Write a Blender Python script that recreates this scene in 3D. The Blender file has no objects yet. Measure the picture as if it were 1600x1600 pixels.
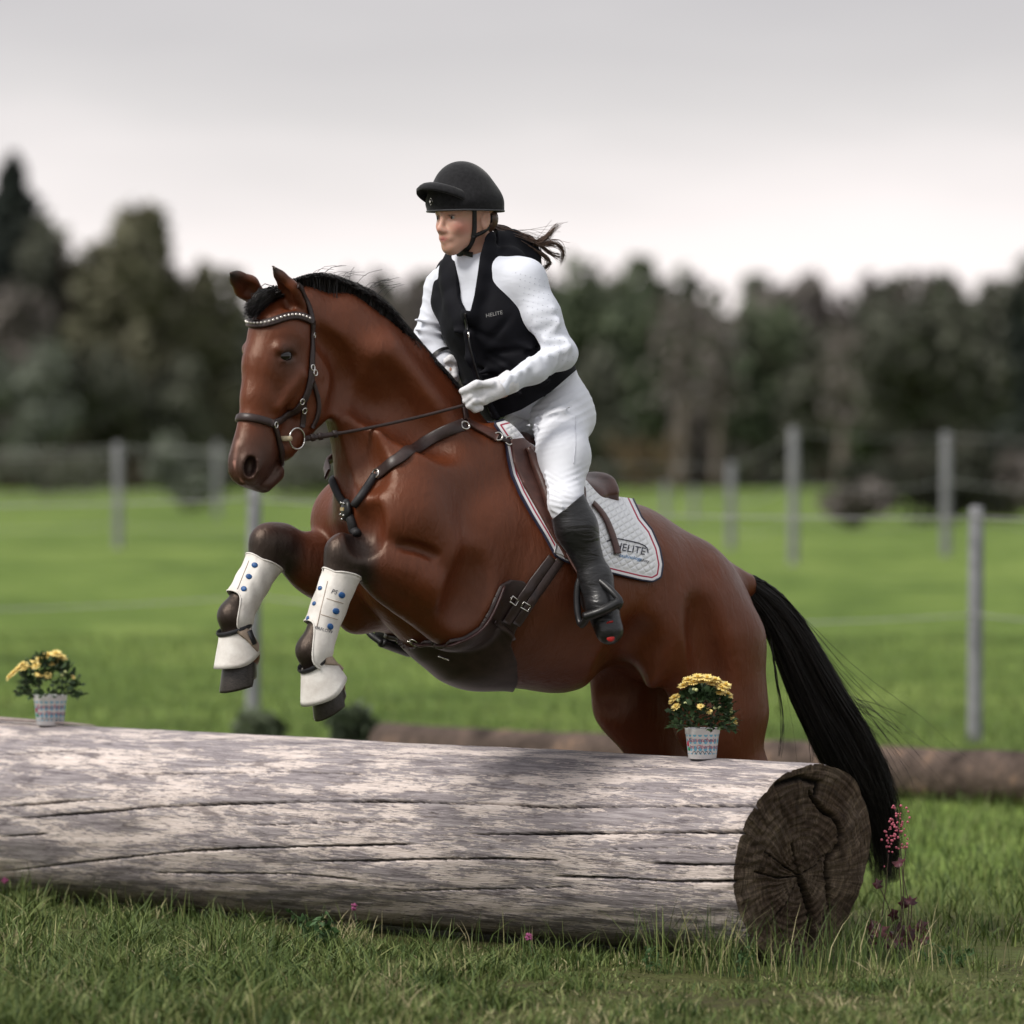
import bpy, bmesh, math, random
import numpy as np
from mathutils import Vector
from mathutils.bvhtree import BVHTree

random.seed(7)
RNG = np.random.default_rng(11)
SC = bpy.context.scene
COL = SC.collection

# ------------------------------------------------------------------ camera
DIST = 16.5                 # metres from camera to the horse
CAMZ = 1.43
FPX = 8480.0                # focal length in units of a 1600 px wide picture
HORIZON = 750.0
cam_d = bpy.data.cameras.new('camera')
cam = bpy.data.objects.new('camera', cam_d)
COL.objects.link(cam)
cam.location = (0, -DIST, CAMZ)
cam.rotation_euler = (math.radians(90), 0, 0)
cam_d.sensor_width = 36
cam_d.lens = 36 * FPX / 1600
cam_d.shift_y = -(800 - HORIZON) / 1600
cam_d.clip_start = 0.5
cam_d.clip_end = 3000
cam_d.dof.use_dof = True
cam_d.dof.focus_distance = 16.35
cam_d.dof.aperture_fstop = 190.8 / 74
cam_d.dof.aperture_blades = 0
SC.camera = cam

# ------------------------------------------------------------------ sky and sun
SUN_DIR = Vector((-0.60, -0.34, 0.72)).normalized()       # towards the sun behind the cloud
wld = bpy.data.worlds.new('World')
SC.world = wld
wld.use_nodes = True
nt = wld.node_tree
nt.nodes.clear()
def wn(t, **kw):
    n = nt.nodes.new(t)
    for k, v in kw.items():
        setattr(n, k, v)
    return n
tc = wn('ShaderNodeTexCoord')
sky = wn('ShaderNodeTexSky', sky_type='NISHITA', sun_disc=False)
sky.sun_elevation = math.asin(SUN_DIR.z)
sky.sun_rotation = math.atan2(SUN_DIR.x, SUN_DIR.y)
bg_sky = wn('ShaderNodeBackground')
bg_sky.inputs['Strength'].default_value = 0.1
nt.links.new(sky.outputs[0], bg_sky.inputs['Color'])
# the closed cloud deck: bright and thin low down, a heavier grey sheet above, soft mottling
sep = wn('ShaderNodeSeparateXYZ')
nt.links.new(tc.outputs['Generated'], sep.inputs[0])
mp = wn('ShaderNodeMapping')
mp.inputs['Scale'].default_value = (5.0, 5.0, 22.0)
nt.links.new(tc.outputs['Generated'], mp.inputs[0])
nz = wn('ShaderNodeTexNoise')
nz.inputs['Scale'].default_value = 1.6
nz.inputs['Detail'].default_value = 4
nt.links.new(mp.outputs[0], nz.inputs['Vector'])
ma = wn('ShaderNodeMath', operation='MULTIPLY_ADD')
ma.inputs[1].default_value = 0.045
nt.links.new(nz.outputs['Fac'], ma.inputs[0])
nt.links.new(sep.outputs['Z'], ma.inputs[2])
mr = wn('ShaderNodeMapRange')
mr.inputs['From Min'].default_value = 0.0
mr.inputs['From Max'].default_value = 1.0
nt.links.new(ma.outputs[0], mr.inputs['Value'])
cr = wn('ShaderNodeValToRGB')
e = cr.color_ramp.elements
e[0].position = 0.022; e[0].color = (0.550, 0.498, 0.490, 1)
e[1].position = 1.0; e[1].color = (0.40, 0.40, 0.41, 1)
for p, c in ((0.062, (0.488, 0.450, 0.446, 1)), (0.090, (0.335, 0.318, 0.318, 1)), (0.125, (0.245, 0.233, 0.240, 1)),
             (0.35, (0.30, 0.297, 0.30, 1))):
    el = e.new(p); el.color = c
nt.links.new(mr.outputs[0], cr.inputs[0])
bg_cl = wn('ShaderNodeBackground')
bg_cl.inputs['Strength'].default_value = 1.0
nt.links.new(cr.outputs[0], bg_cl.inputs['Color'])
mixw = wn('ShaderNodeMixShader')
mixw.inputs[0].default_value = 0.95
nt.links.new(bg_sky.outputs[0], mixw.inputs[1])
nt.links.new(bg_cl.outputs[0], mixw.inputs[2])
wo = wn('ShaderNodeOutputWorld')
nt.links.new(mixw.outputs[0], wo.inputs[0])

sl = bpy.data.lights.new('sun', 'SUN')
sl.energy = 1.5
sl.angle = math.radians(20)
sl.color = (1.0, 0.95, 0.88)
so = bpy.data.objects.new('sun', sl)
COL.objects.link(so)
so.rotation_euler = (-SUN_DIR).to_track_quat('-Z', 'Y').to_euler()

SC.view_settings.view_transform = 'Standard'
SC.view_settings.look = 'None'
SC.view_settings.exposure = 1.15
SC.view_settings.gamma = 1.0
SC.view_settings.use_curve_mapping = False
SC.render.engine = 'CYCLES'
SC.cycles.use_denoising = True
SC.cycles.use_adaptive_sampling = True
SC.cycles.adaptive_threshold = 0.015
SC.cycles.max_bounces = 6
SC.cycles.transparent_max_bounces = 8
SC.cycles.caustics_reflective = False
SC.cycles.caustics_refractive = False

# ------------------------------------------------------------------ helpers: pixels to space
CAMP = np.array([0.0, -DIST, CAMZ])
def ray(px, py):
    return np.array([(px - 800) / FPX, 1.0, (HORIZON - py) / FPX])
def at(px, py, y):
    """point seen at (px, py) that lies at depth y (y = 0 is the horse's middle)"""
    return CAMP + ray(px, py) * (y + DIST)
def project(P):
    P = np.asarray(P, float)
    d = P[..., 1] + DIST
    return np.stack([800 + FPX * P[..., 0] / d, HORIZON - FPX * (P[..., 2] - CAMZ) / d], -1)
class Plane:
    """an upright frame: u forward, v to the left side, z up; pixel() finds a point of given side offset"""
    def __init__(s, yaw, origin):
        a = math.radians(yaw)
        s.U = np.array([-math.cos(a), -math.sin(a), 0.0])
        s.V = np.array([math.sin(a), -math.cos(a), 0.0])
        s.O = np.asarray(origin, float)
    def pixel(s, px, py, l=0.0):
        d = ray(px, py)
        t = (l + (s.O - CAMP) @ s.V) / (d @ s.V)
        return CAMP + d * t
    def mirror(s, P):
        P = np.asarray(P, float)
        return P - 2 * ((P - s.O) @ s.V)[..., None] * s.V
def norm(a):
    a = np.asarray(a, float)
    return a / (np.linalg.norm(a, axis=-1, keepdims=True) + 1e-12)
def catmull(pts, n):
    """n samples evenly spaced along a smooth curve through pts"""
    P = np.asarray(pts, float)
    if len(P) == 2:
        t = np.linspace(0, 1, n)[:, None]
        return P[0] * (1 - t) + P[1] * t
    Q = np.vstack([2 * P[0] - P[1], P, 2 * P[-1] - P[-2]])
    out = []
    for i in range(1, len(Q) - 2):
        t = np.linspace(0, 1, 24, endpoint=False)[:, None]
        a, b, c, d = Q[i - 1], Q[i], Q[i + 1], Q[i + 2]
        out.append(0.5 * (2 * b + (c - a) * t + (2 * a - 5 * b + 4 * c - d) * t ** 2 + (3 * b - a - 3 * c + d) * t ** 3))
    out.append(P[-1:])
    out = np.vstack(out)
    s = np.r_[0, np.cumsum(np.linalg.norm(np.diff(out, axis=0), axis=1))]
    si = np.linspace(0, s[-1], n)
    return np.stack([np.interp(si, s, out[:, k]) for k in range(P.shape[1])], 1)

# ------------------------------------------------------------------ helpers: objects
def mesh_obj(name, V, F, mat=None, parent=None, smooth=True, attr=None, edges=()):
    me = bpy.data.meshes.new(name)
    V = np.asarray(V, float)
    if isinstance(F, np.ndarray) and F.ndim == 2 and len(F):
        k = F.shape[1]
        me.vertices.add(len(V)); me.vertices.foreach_set('co', V.astype(np.float32).ravel())
        me.loops.add(F.size); me.loops.foreach_set('vertex_index', F.astype(np.int32).ravel())
        me.polygons.add(len(F))
        me.polygons.foreach_set('loop_start', np.arange(0, F.size, k, dtype=np.int32))
        me.polygons.foreach_set('loop_total', np.full(len(F), k, dtype=np.int32))
        me.update(calc_edges=True)
    else:
        me.from_pydata([tuple(v) for v in V], list(edges), [tuple(int(i) for i in f) for f in F])
        me.update()
    if smooth and len(me.polygons):
        me.polygons.foreach_set('use_smooth', np.ones(len(me.polygons), bool))
    if attr:
        for nm, arr in attr.items():
            arr = np.asarray(arr, np.float32)
            if arr.ndim == 1:
                a = me.attributes.new(nm, 'FLOAT', 'POINT'); a.data.foreach_set('value', arr)
            else:
                a = me.attributes.new(nm, 'FLOAT_COLOR', 'POINT')
                if arr.shape[1] == 3:
                    arr = np.hstack([arr, np.ones((len(arr), 1), np.float32)])
                a.data.foreach_set('color', arr.ravel())
    if mat is not None:
        me.materials.append(mat)
    ob = bpy.data.objects.new(name, me)
    COL.objects.link(ob)
    if parent is not None:
        ob.parent = parent
        ob.matrix_parent_inverse = parent.matrix_basis.inverted()
    return ob
def empty(name, loc=(0, 0, 0)):
    o = bpy.data.objects.new(name, None)
    o.location = loc
    o.empty_display_size = 0.1
    COL.objects.link(o)
    return o
def tag(o, label, cat, group=None, kind=None):
    if label: o['label'] = label
    if cat: o['category'] = cat
    if group: o['group'] = group
    if kind: o['kind'] = kind
    return o
class MB:
    """collects vertices and faces of several shapes for one mesh"""
    def __init__(s): s.v = []; s.f = []; s.n = 0
    def add(s, V, F):
        s.v.append(np.asarray(V, float)); s.f += [tuple(int(i) + s.n for i in f) for f in F]; s.n += len(V)
        return s
    def build(s, name, mat, parent=None, smooth=True):
        return mesh_obj(name, np.vstack(s.v), s.f, mat, parent, smooth)
def tube(pts, rad, sides=8, n=None, cap=True, flat=None):
    """round tube along pts; rad a number or per-point list; flat = (direction, factor) squeezes the section"""
    P = np.asarray(pts, float)
    r = np.full(len(P), rad, float) if np.isscalar(rad) else np.asarray(rad, float)
    if n:
        s0 = np.linspace(0, 1, len(P))
        P2 = catmull(P, n)
        seg = np.r_[0, np.cumsum(np.linalg.norm(np.diff(P, axis=0), axis=1))]; seg /= seg[-1]
        r = np.interp(np.linspace(0, 1, n), seg, r); P = P2
    T = norm(np.gradient(P, axis=0))
    ref = np.array([0.0, 0.0, 1.0]) if abs(T[0][2]) < 0.9 else np.array([1.0, 0, 0])
    N = np.zeros_like(P)
    nv = norm(np.cross(T[0], ref))
    for i in range(len(P)):
        nv = norm(nv - (nv @ T[i]) * T[i]); N[i] = nv
    B = np.cross(T, N)
    a = np.linspace(0, 2 * math.pi, sides, endpoint=False)
    ring = np.cos(a)[None, :, None] * N[:, None] + np.sin(a)[None, :, None] * B[:, None]
    if flat is not None:
        d = norm(flat[0]); ring = ring - (1 - flat[1]) * (ring @ d)[..., None] * d
    V = (P[:, None] + ring * r[:, None, None]).reshape(-1, 3)
    F = []
    for i in range(len(P) - 1):
        for j in range(sides):
            k = (j + 1) % sides
            F.append((i * sides + j, i * sides + k, (i + 1) * sides + k, (i + 1) * sides + j))
    if cap:
        F.append(tuple(range(sides))[::-1]); F.append(tuple((len(P) - 1) * sides + j for j in range(sides)))
    return V, F
def lathe(prof, sides=32, axis0=(0, 0, 0), up=(0, 0, 1)):
    up = norm(np.array(up, float)); ref = np.array([1.0, 0, 0]) if abs(up[0]) < 0.9 else np.array([0, 1.0, 0])
    X = norm(np.cross(ref, up)); Y = np.cross(up, X)
    a = np.linspace(0, 2 * math.pi, sides, endpoint=False)
    V = []; F = []
    for (r, z) in prof:
        for t in a:
            V.append(np.array(axis0) + up * z + (X * math.cos(t) + Y * math.sin(t)) * r)
    for i in range(len(prof) - 1):
        for j in range(sides):
            k = (j + 1) % sides
            F.append((i * sides + j, i * sides + k, (i + 1) * sides + k, (i + 1) * sides + j))
    return np.array(V), F
def box(c, half, axes=None):
    ax = np.eye(3) if axes is None else np.asarray(axes, float)
    V = [np.asarray(c) + ax[0] * half[0] * x + ax[1] * half[1] * y + ax[2] * half[2] * z
         for x in (-1, 1) for y in (-1, 1) for z in (-1, 1)]
    F = [(0, 1, 3, 2), (4, 6, 7, 5), (0, 4, 5, 1), (2, 3, 7, 6), (0, 2, 6, 4), (1, 5, 7, 3)]
    return np.array(V), F
def sphere(c, r, seg=12, rings=8, axes=None):
    r = np.full(3, r, float) if np.isscalar(r) else np.asarray(r, float)
    ax = np.eye(3) if axes is None else np.asarray(axes, float)
    V = []; F = []
    for i in range(rings + 1):
        th = math.pi * i / rings
        for j in range(seg):
            ph = 2 * math.pi * j / seg
            q = np.array([math.sin(th) * math.cos(ph), math.sin(th) * math.sin(ph), math.cos(th)]) * r
            V.append(np.asarray(c) + q @ ax)
    for i in range(rings):
        for j in range(seg):
            k = (j + 1) % seg
            F.append((i * seg + j, (i + 1) * seg + j, (i + 1) * seg + k, i * seg + k))
    return np.array(V), F

# ------------------------------------------------------------------ helpers: materials
class NT:
    def __init__(s, name):
        s.m = bpy.data.materials.new(name); s.m.use_nodes = True
        s.t = s.m.node_tree; s.t.nodes.clear()
        s.out = s.t.nodes.new('ShaderNodeOutputMaterial')
        s.b = s.t.nodes.new('ShaderNodeBsdfPrincipled')
        s.t.links.new(s.b.outputs[0], s.out.inputs[0])
    def n(s, t, ins=None, **kw):
        nd = s.t.nodes.new(t)
        for k, v in kw.items(): setattr(nd, k, v)
        for k, v in (ins or {}).items(): s.set(nd.inputs[k], v)
        return nd
    def set(s, inp, v):
        if isinstance(v, bpy.types.NodeSocket): s.t.links.new(v, inp)
        elif isinstance(v, (tuple, list)) and len(v) == 3 and inp.type == 'RGBA': inp.default_value = (*v, 1)
        else: inp.default_value = v
    def coord(s, kind='Object', scale=(1, 1, 1), rot=(0, 0, 0)):
        c = s.n('ShaderNodeTexCoord')
        m = s.n('ShaderNodeMapping', {'Vector': c.outputs[kind], 'Scale': scale, 'Rotation': rot})
        return m.outputs[0]
    def noise(s, vec, scale, detail=4, rough=0.55, dist=0.0):
        return s.n('ShaderNodeTexNoise', {'Vector': vec, 'Scale': scale, 'Detail': detail, 'Roughness': rough, 'Distortion': dist}).outputs['Fac']
    def ramp(s, fac, stops, interp='LINEAR'):
        r = s.n('ShaderNodeValToRGB', {'Fac': fac}); r.color_ramp.interpolation = interp
        e = r.color_ramp.elements
        e[0].position, e[0].color = stops[0][0], (*stops[0][1], 1)
        e[1].position, e[1].color = stops[-1][0], (*stops[-1][1], 1)
        for p, c in stops[1:-1]:
            x = e.new(p); x.color = (*c, 1)
        return r.outputs[0]
    def mix(s, fac, a, b, mode='MIX'):
        m = s.n('ShaderNodeMix', data_type='RGBA', blend_type=mode)
        s.set(m.inputs[0], fac); s.set(m.inputs[6], a); s.set(m.inputs[7], b)
        return m.outputs[2]
    def math(s, op, a, b=0.0, c=0.0):
        m = s.n('ShaderNodeMath', operation=op)
        s.set(m.inputs[0], a); s.set(m.inputs[1], b); s.set(m.inputs[2], c)
        return m.outputs[0]
    def maprange(s, v, a, b, c=0.0, d=1.0):
        return s.n('ShaderNodeMapRange', {'Value': v, 'From Min': a, 'From Max': b, 'To Min': c, 'To Max': d}).outputs[0]
    def attr(s, name):
        return s.n('ShaderNodeAttribute', attribute_name=name)
    def bump(s, h, strength=0.3, dist=0.01, normal=None):
        ins = {'Height': h, 'Strength': strength, 'Distance': dist}
        if normal is not None: ins['Normal'] = normal
        return s.n('ShaderNodeBump', ins).outputs[0]
    def fin(s, color=None, rough=0.5, normal=None, spec=0.5, metal=0.0, sheen=0.0, coat=0.0, sub=0.0, trans=0.0, stint=None):
        b = s.b
        if color is not None: s.set(b.inputs['Base Color'], color)
        s.set(b.inputs['Roughness'], rough)
        s.set(b.inputs['Specular IOR Level'], spec)
        s.set(b.inputs['Metallic'], metal)
        if sheen:
            s.set(b.inputs['Sheen Weight'], sheen); s.set(b.inputs['Sheen Roughness'], 0.4)
        if stint: s.set(b.inputs['Specular Tint'], (*stint, 1))
        if coat: s.set(b.inputs['Coat Weight'], coat); s.set(b.inputs['Coat Roughness'], 0.25)
        if sub:
            s.set(b.inputs['Subsurface Weight'], sub); s.set(b.inputs['Subsurface Radius'], (1.0, 0.35, 0.2)); s.set(b.inputs['Subsurface Scale'], 0.006)
        if normal is not None: s.set(b.inputs['Normal'], normal)
        return s.m
def plain(name, col, rough=0.5, spec=0.5, metal=0.0, var=0.15, scale=60, bump=0.0, bscale=300, sheen=0.0, coat=0.0):
    t = NT(name); v = t.coord()
    n = t.noise(v, scale, 4)
    lo = tuple(c * (1 - var) for c in col); hi = tuple(min(1, c * (1 + var)) for c in col)
    c = t.ramp(n, [(0.3, lo), (0.7, hi)])
    nm = t.bump(t.noise(v, bscale, 3), bump, 0.002) if bump else None
    return t.fin(c, rough, nm, spec, metal, sheen, coat)

# ------------------------------------------------------------------ smooth solids (bodies are grown as one skin)
class Skin:
    """a smooth union of tapered limbs sampled on a grid and turned into one continuous mesh"""
    FAR = 0.12
    def __init__(s, axes, origin, lo, hi, h):
        s.A = np.asarray(axes, float); s.O = np.asarray(origin, float); s.h = h
        s.lo = np.asarray(lo, float)
        s.n = np.ceil((np.asarray(hi, float) - s.lo) / h).astype(int) + 1
        s.d = np.full(s.n, s.FAR, np.float32)
    def loc(s, p): return s.A @ (np.asarray(p, float) - s.O)
    def _win(s, lo, hi):
        i0 = np.clip(np.floor((lo - s.lo) / s.h).astype(int), 0, s.n - 1)
        i1 = np.clip(np.ceil((hi - s.lo) / s.h).astype(int) + 1, 0, s.n)
        if np.any(i1 <= i0): return None
        sl = tuple(slice(a, b) for a, b in zip(i0, i1))
        ax = [(s.lo[k] + s.h * np.arange(i0[k], i1[k])).astype(np.float32) for k in range(3)]
        return sl, ax[0][:, None, None], ax[1][None, :, None], ax[2][None, None, :]
    def limb(s, a, b, ra, rb, k=0.03, lat=None, latb=None, n=None, op='add'):
        """tapered limb from a to b; lat = half width across direction n (default: the v axis)"""
        a = s.loc(a); b = s.loc(b)
        n = np.array([0, 1.0, 0]) if n is None else norm(s.A @ np.asarray(n, float))
        sa = 1.0 if lat is None else lat / ra
        sb = sa if latb is None and lat is None else ((latb if latb is not None else lat) / rb)
        R = max(ra * max(sa, 1), rb * max(sb, 1)) + s.FAR + k
        w = s._win(np.minimum(a, b) - R, np.maximum(a, b) + R)
        if w is None: return s
        sl, X, Y, Z = w
        ba = b - a; L2 = float(ba @ ba) + 1e-12
        qx = X - a[0]; qy = Y - a[1]; qz = Z - a[2]
        t = np.clip((qx * ba[0] + qy * ba[1] + qz * ba[2]) / L2, 0, 1).astype(np.float32)
        qx = qx - t * ba[0]; qy = qy - t * ba[1]; qz = qz - t * ba[2]
        if sa != 1 or sb != 1:
            sc = sa + (sb - sa) * t
            m = (qx * n[0] + qy * n[1] + qz * n[2]) * (1 - 1 / sc)
            qx = qx - m * n[0]; qy = qy - m * n[1]; qz = qz - m * n[2]
        d = np.sqrt(qx * qx + qy * qy + qz * qz) - (ra + (rb - ra) * t)
        s._join(sl, d, k, op)
        return s
    def blob(s, c, r, k=0.03, axes=None, op='add'):
        """ellipsoid; r a number or three half sizes along axes (world vectors, default frame axes)"""
        c = s.loc(c)
        r = np.full(3, r, float) if np.isscalar(r) else np.asarray(r, float)
        E = np.eye(3) if axes is None else np.stack([norm(s.A @ np.asarray(a, float)) for a in axes])
        R = r.max() + s.FAR + k
        w = s._win(c - R, c + R)
        if w is None: return s
        sl, X, Y, Z = w
        X = X - c[0]; Y = Y - c[1]; Z = Z - c[2]
        k0 = 0; k1 = 0
        for i in range(3):
            q = X * E[i][0] + Y * E[i][1] + Z * E[i][2]
            k0 = k0 + (q / r[i]) ** 2; k1 = k1 + (q / r[i] ** 2) ** 2
        k0 = np.sqrt(k0); k1 = np.sqrt(k1) + 1e-9
        s._join(sl, k0 * (k0 - 1) / k1, k, op)
        return s
    def _join(s, sl, d, k, op):
        o = s.d[sl]
        d = d.astype(np.float32)
        if op == 'add':
            h = np.maximum(k - np.abs(o - d), 0) / k
            s.d[sl] = np.minimum(o, d) - h * h * (k * 0.25)
        elif op == 'cut':
            d = -d
            h = np.maximum(k - np.abs(o - d), 0) / k
            s.d[sl] = np.maximum(o, d) + h * h * (k * 0.25)
    def mesh(s, iso=0.0):
        """naive surface nets; returns world vertices and quads"""
        d = s.d - np.float32(iso)
        ins = d < 0
        c = np.zeros(s.n - 1, np.uint8)
        for i in (0, 1):
            for j in (0, 1):
                for k in (0, 1):
                    c += ins[i:s.n[0] - 1 + i, j:s.n[1] - 1 + j, k:s.n[2] - 1 + k]
        I = np.argwhere((c > 0) & (c < 8))
        cor = [(i, j, k) for i in (0, 1) for j in (0, 1) for k in (0, 1)]
        val = {q: d[I[:, 0] + q[0], I[:, 1] + q[1], I[:, 2] + q[2]] for q in cor}
        acc = np.zeros((len(I), 3)); cnt = np.zeros(len(I))
        for p in cor:
            for ax in range(3):
                if p[ax]: continue
                q = list(p); q[ax] = 1; q = tuple(q)
                x, y = val[p], val[q]
                m = (x < 0) != (y < 0)
                t = np.where(m, x / np.where(m, x - y, 1), 0)
                pt = np.tile(np.array(p, float), (len(I), 1)); pt[:, ax] += t
                acc += pt * m[:, None]; cnt += m
        V = s.lo + (I + acc / cnt[:, None]) * s.h
        idx = np.full(s.n - 1, -1, np.int32)
        idx[I[:, 0], I[:, 1], I[:, 2]] = np.arange(len(I))
        Q = []
        for ax in range(3):
            b, e = (ax + 1) % 3, (ax + 2) % 3
            lo_ = [slice(None)] * 3; hi_ = [slice(None)] * 3
            lo_[ax] = slice(0, -1); hi_[ax] = slice(1, None)
            sg = ins[tuple(lo_)] != ins[tuple(hi_)]
            E = np.argwhere(sg)
            ok = (E[:, b] > 0) & (E[:, e] > 0) & (E[:, b] < s.n[b] - 1) & (E[:, e] < s.n[e] - 1)
            E = E[ok]
            first = ins[E[:, 0], E[:, 1], E[:, 2]]
            def cell(db, de):
                C = E.copy(); C[:, b] -= db; C[:, e] -= de
                return idx[C[:, 0], C[:, 1], C[:, 2]]
            q = np.stack([cell(1, 1), cell(0, 1), cell(0, 0), cell(1, 0)], 1)
            q[~first] = q[~first][:, ::-1]
            Q.append(q)
        Q = np.vstack(Q)
        Q = Q[(Q >= 0).all(1)]
        return V @ s.A + s.O, Q
    def sample(s, P):
        """field value at world points (trilinear)"""
        L = ((np.asarray(P) - s.O) @ s.A.T - s.lo) / s.h
        L = np.clip(L, 0, s.n - 1.001); i = L.astype(int); f = L - i
        o = 0
        for a in (0, 1):
            for b in (0, 1):
                for c in (0, 1):
                    w = (f[:, 0] if a else 1 - f[:, 0]) * (f[:, 1] if b else 1 - f[:, 1]) * (f[:, 2] if c else 1 - f[:, 2])
                    o = o + w * s.d[i[:, 0] + a, i[:, 1] + b, i[:, 2] + c]
        return o

def trace(sk, px, py, t0=15.0, t1=18.2, lift=0.0):
    """first point of a solid seen at a pixel"""
    d = norm(ray(px, py)); t = np.arange(t0, t1, .0025)
    P = CAMP + d * t[:, None]
    f = sk.sample(P); k = int(np.argmax(f < 0))
    if not f[k] < 0: k = int(np.argmin(f))
    return P[k] - d * lift

def relax(V, F, it=2, lam=0.5):
    F = np.asarray(F)
    e = np.vstack([F[:, [0, 1]], F[:, [1, 2]], F[:, [2, 3]], F[:, [3, 0]]]) if F.shape[1] == 4 else np.vstack([F[:, [0, 1]], F[:, [1, 2]], F[:, [2, 0]]])
    cnt = np.bincount(e.ravel(), minlength=len(V))[:, None]
    for sgn in [lam, -lam * 1.02] * it:
        acc = np.zeros_like(V)
        for k in range(3):
            acc[:, k] = np.bincount(e[:, 0], V[e[:, 1], k], len(V)) + np.bincount(e[:, 1], V[e[:, 0], k], len(V))
        V = V + sgn * (acc / np.maximum(cnt, 1) - V)
    return V
def tris(Q):
    Q = np.asarray(Q)
    return Q if Q.shape[1] == 3 else np.vstack([Q[:, [0, 1, 2]], Q[:, [0, 2, 3]]])
def clip(V, T, f):
    """keep the part of a triangle mesh where f < 0, cut cleanly along f = 0"""
    T = tris(T); f = np.asarray(f, float)
    s = f[T] < 0
    n = s.sum(1)
    keep = [T[n == 3]]
    nv = [V]; base = len(V); cache = {}
    extra = []; new = []
    def cut(a, b):
        nonlocal base
        key = (a, b) if a < b else (b, a)
        if key not in cache:
            t = f[a] / (f[a] - f[b]); new.append(V[a] + (V[b] - V[a]) * t)
            cache[key] = base; base += 1
        return cache[key]
    for tri, sg in zip(T[(n == 1) | (n == 2)].tolist(), s[(n == 1) | (n == 2)].tolist()):
        if sum(sg) == 1:
            i = sg.index(True); a, b, c = tri[i], tri[(i + 1) % 3], tri[(i + 2) % 3]
            extra.append((a, cut(a, b), cut(a, c)))
        else:
            i = sg.index(False); a, b, c = tri[i], tri[(i + 1) % 3], tri[(i + 2) % 3]
            p, q = cut(a, b), cut(a, c)
            extra.append((p, b, c)); extra.append((p, c, q))
    if new: nv.append(np.array(new))
    V2 = np.vstack(nv)
    T2 = np.vstack(keep + ([np.array(extra)] if extra else []))
    used = np.unique(T2); mp_ = np.full(len(V2), -1); mp_[used] = np.arange(len(used))
    return V2[used], mp_[T2]
def vnormals(V, T):
    T = tris(T)
    fn = np.cross(V[T[:, 1]] - V[T[:, 0]], V[T[:, 2]] - V[T[:, 0]])
    N = np.zeros_like(V)
    for k in range(3):
        for c in range(3):
            N[:, k] += np.bincount(T[:, c], fn[:, k], len(V))
    return norm(N)
def rim_edges(T):
    e = np.vstack([T[:, [0, 1]], T[:, [1, 2]], T[:, [2, 0]]])
    key = np.sort(e, 1); _, inv, cnt = np.unique(key, axis=0, return_inverse=True, return_counts=True)
    return e[cnt[inv.ravel()] == 1]
def skirt(V, T, depth):
    """turn the cut edge of a shell inwards so the sheet has thickness"""
    N = vnormals(V, T); E = rim_edges(T)
    vs = np.unique(E); mp_ = {int(v): len(V) + i for i, v in enumerate(vs)}
    V2 = np.vstack([V, V[vs] - N[vs] * depth])
    q = [(a, mp_[a], mp_[b]) for a, b in E.tolist()] + [(a, mp_[b], b) for a, b in E.tolist()]
    return V2, np.vstack([T, np.array(q)])
def rim_loops(T):
    E = rim_edges(T); nx = {int(a): int(b) for a, b in E}
    loops = []
    while nx:
        st, cur = next(iter(nx.items())); lp = [st]; del nx[st]
        while cur in nx:
            lp.append(cur); cur = nx.pop(cur)
        loops.append(lp)
    return loops
def inside_poly(P, poly):
    """signed pixel distance to a polygon, negative inside"""
    P = np.asarray(P, float); poly = np.asarray(poly, float)
    A = poly; B = np.roll(poly, -1, 0)
    dmin = np.full(len(P), 1e9); ins = np.zeros(len(P), bool)
    for a, b in zip(A, B):
        ab = b - a; t = np.clip(((P - a) @ ab) / (ab @ ab + 1e-9), 0, 1)
        dmin = np.minimum(dmin, np.linalg.norm(P - a - t[:, None] * ab, axis=1))
        c = ((a[1] > P[:, 1]) != (b[1] > P[:, 1]))
        with np.errstate(divide='ignore', invalid='ignore'):
            x = (b[0] - a[0]) * (P[:, 1] - a[1]) / (b[1] - a[1]) + a[0]
        ins ^= c & (P[:, 0] < x)
    return np.where(ins, -dmin, dmin)
def bvh_of(V, Q):
    return BVHTree.FromPolygons([tuple(v) for v in V], [tuple(int(i) for i in q) for q in Q])
def hit(bvh, px, py, lift=0.0):
    """the first surface point seen at a pixel, lifted off along its normal"""
    d = Vector(norm(ray(px, py)))
    p, n, i, t = bvh.ray_cast(Vector(CAMP), d)
    if p is None:
        q = Vector(CAMP) + d * 16.3
        for _ in range(6):
            p, n, i, t = bvh.find_nearest(q)
            q = Vector(CAMP) + d * ((p - Vector(CAMP)).dot(d))
        p, n, i, t = bvh.find_nearest(q)
    p = np.array(p); n = np.array(n)
    return p + n * lift, n
def ribbon(P, N, w, th, closed=False):
    """flat leather strap along points P with surface normals N; rounded edges"""
    P = np.asarray(P, float); N = norm(N); n = len(P)
    w = np.full(n, w, float) if np.isscalar(w) else np.asarray(w, float)
    if closed: T = norm(np.roll(P, -1, 0) - np.roll(P, 1, 0))
    else: T = norm(np.gradient(P, axis=0))
    S = norm(np.cross(T, N)); N2 = np.cross(S, T)
    prof = [(-.5, -.6), (-.5, .25), (-.42, .5), (0, .58), (.42, .5), (.5, .25), (.5, -.6)]
    m = len(prof)
    V = np.stack([P + S * (w[:, None] * a) + N2 * (th * b) for a, b in prof], 1).reshape(-1, 3)
    F = []
    for i in range(n if closed else n - 1):
        j = (i + 1) % n
        for k in range(m):
            l = (k + 1) % m
            F.append((i * m + k, i * m + l, j * m + l, j * m + k))
    if not closed:
        F.append(tuple(range(m))); F.append(tuple((n - 1) * m + k for k in range(m))[::-1])
    return V, F
def smooth_rows(A, it=2):
    A = np.array(A, float)
    for _ in range(it):
        A[1:-1] = 0.25 * A[:-2] + 0.5 * A[1:-1] + 0.25 * A[2:]
    return A

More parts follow.
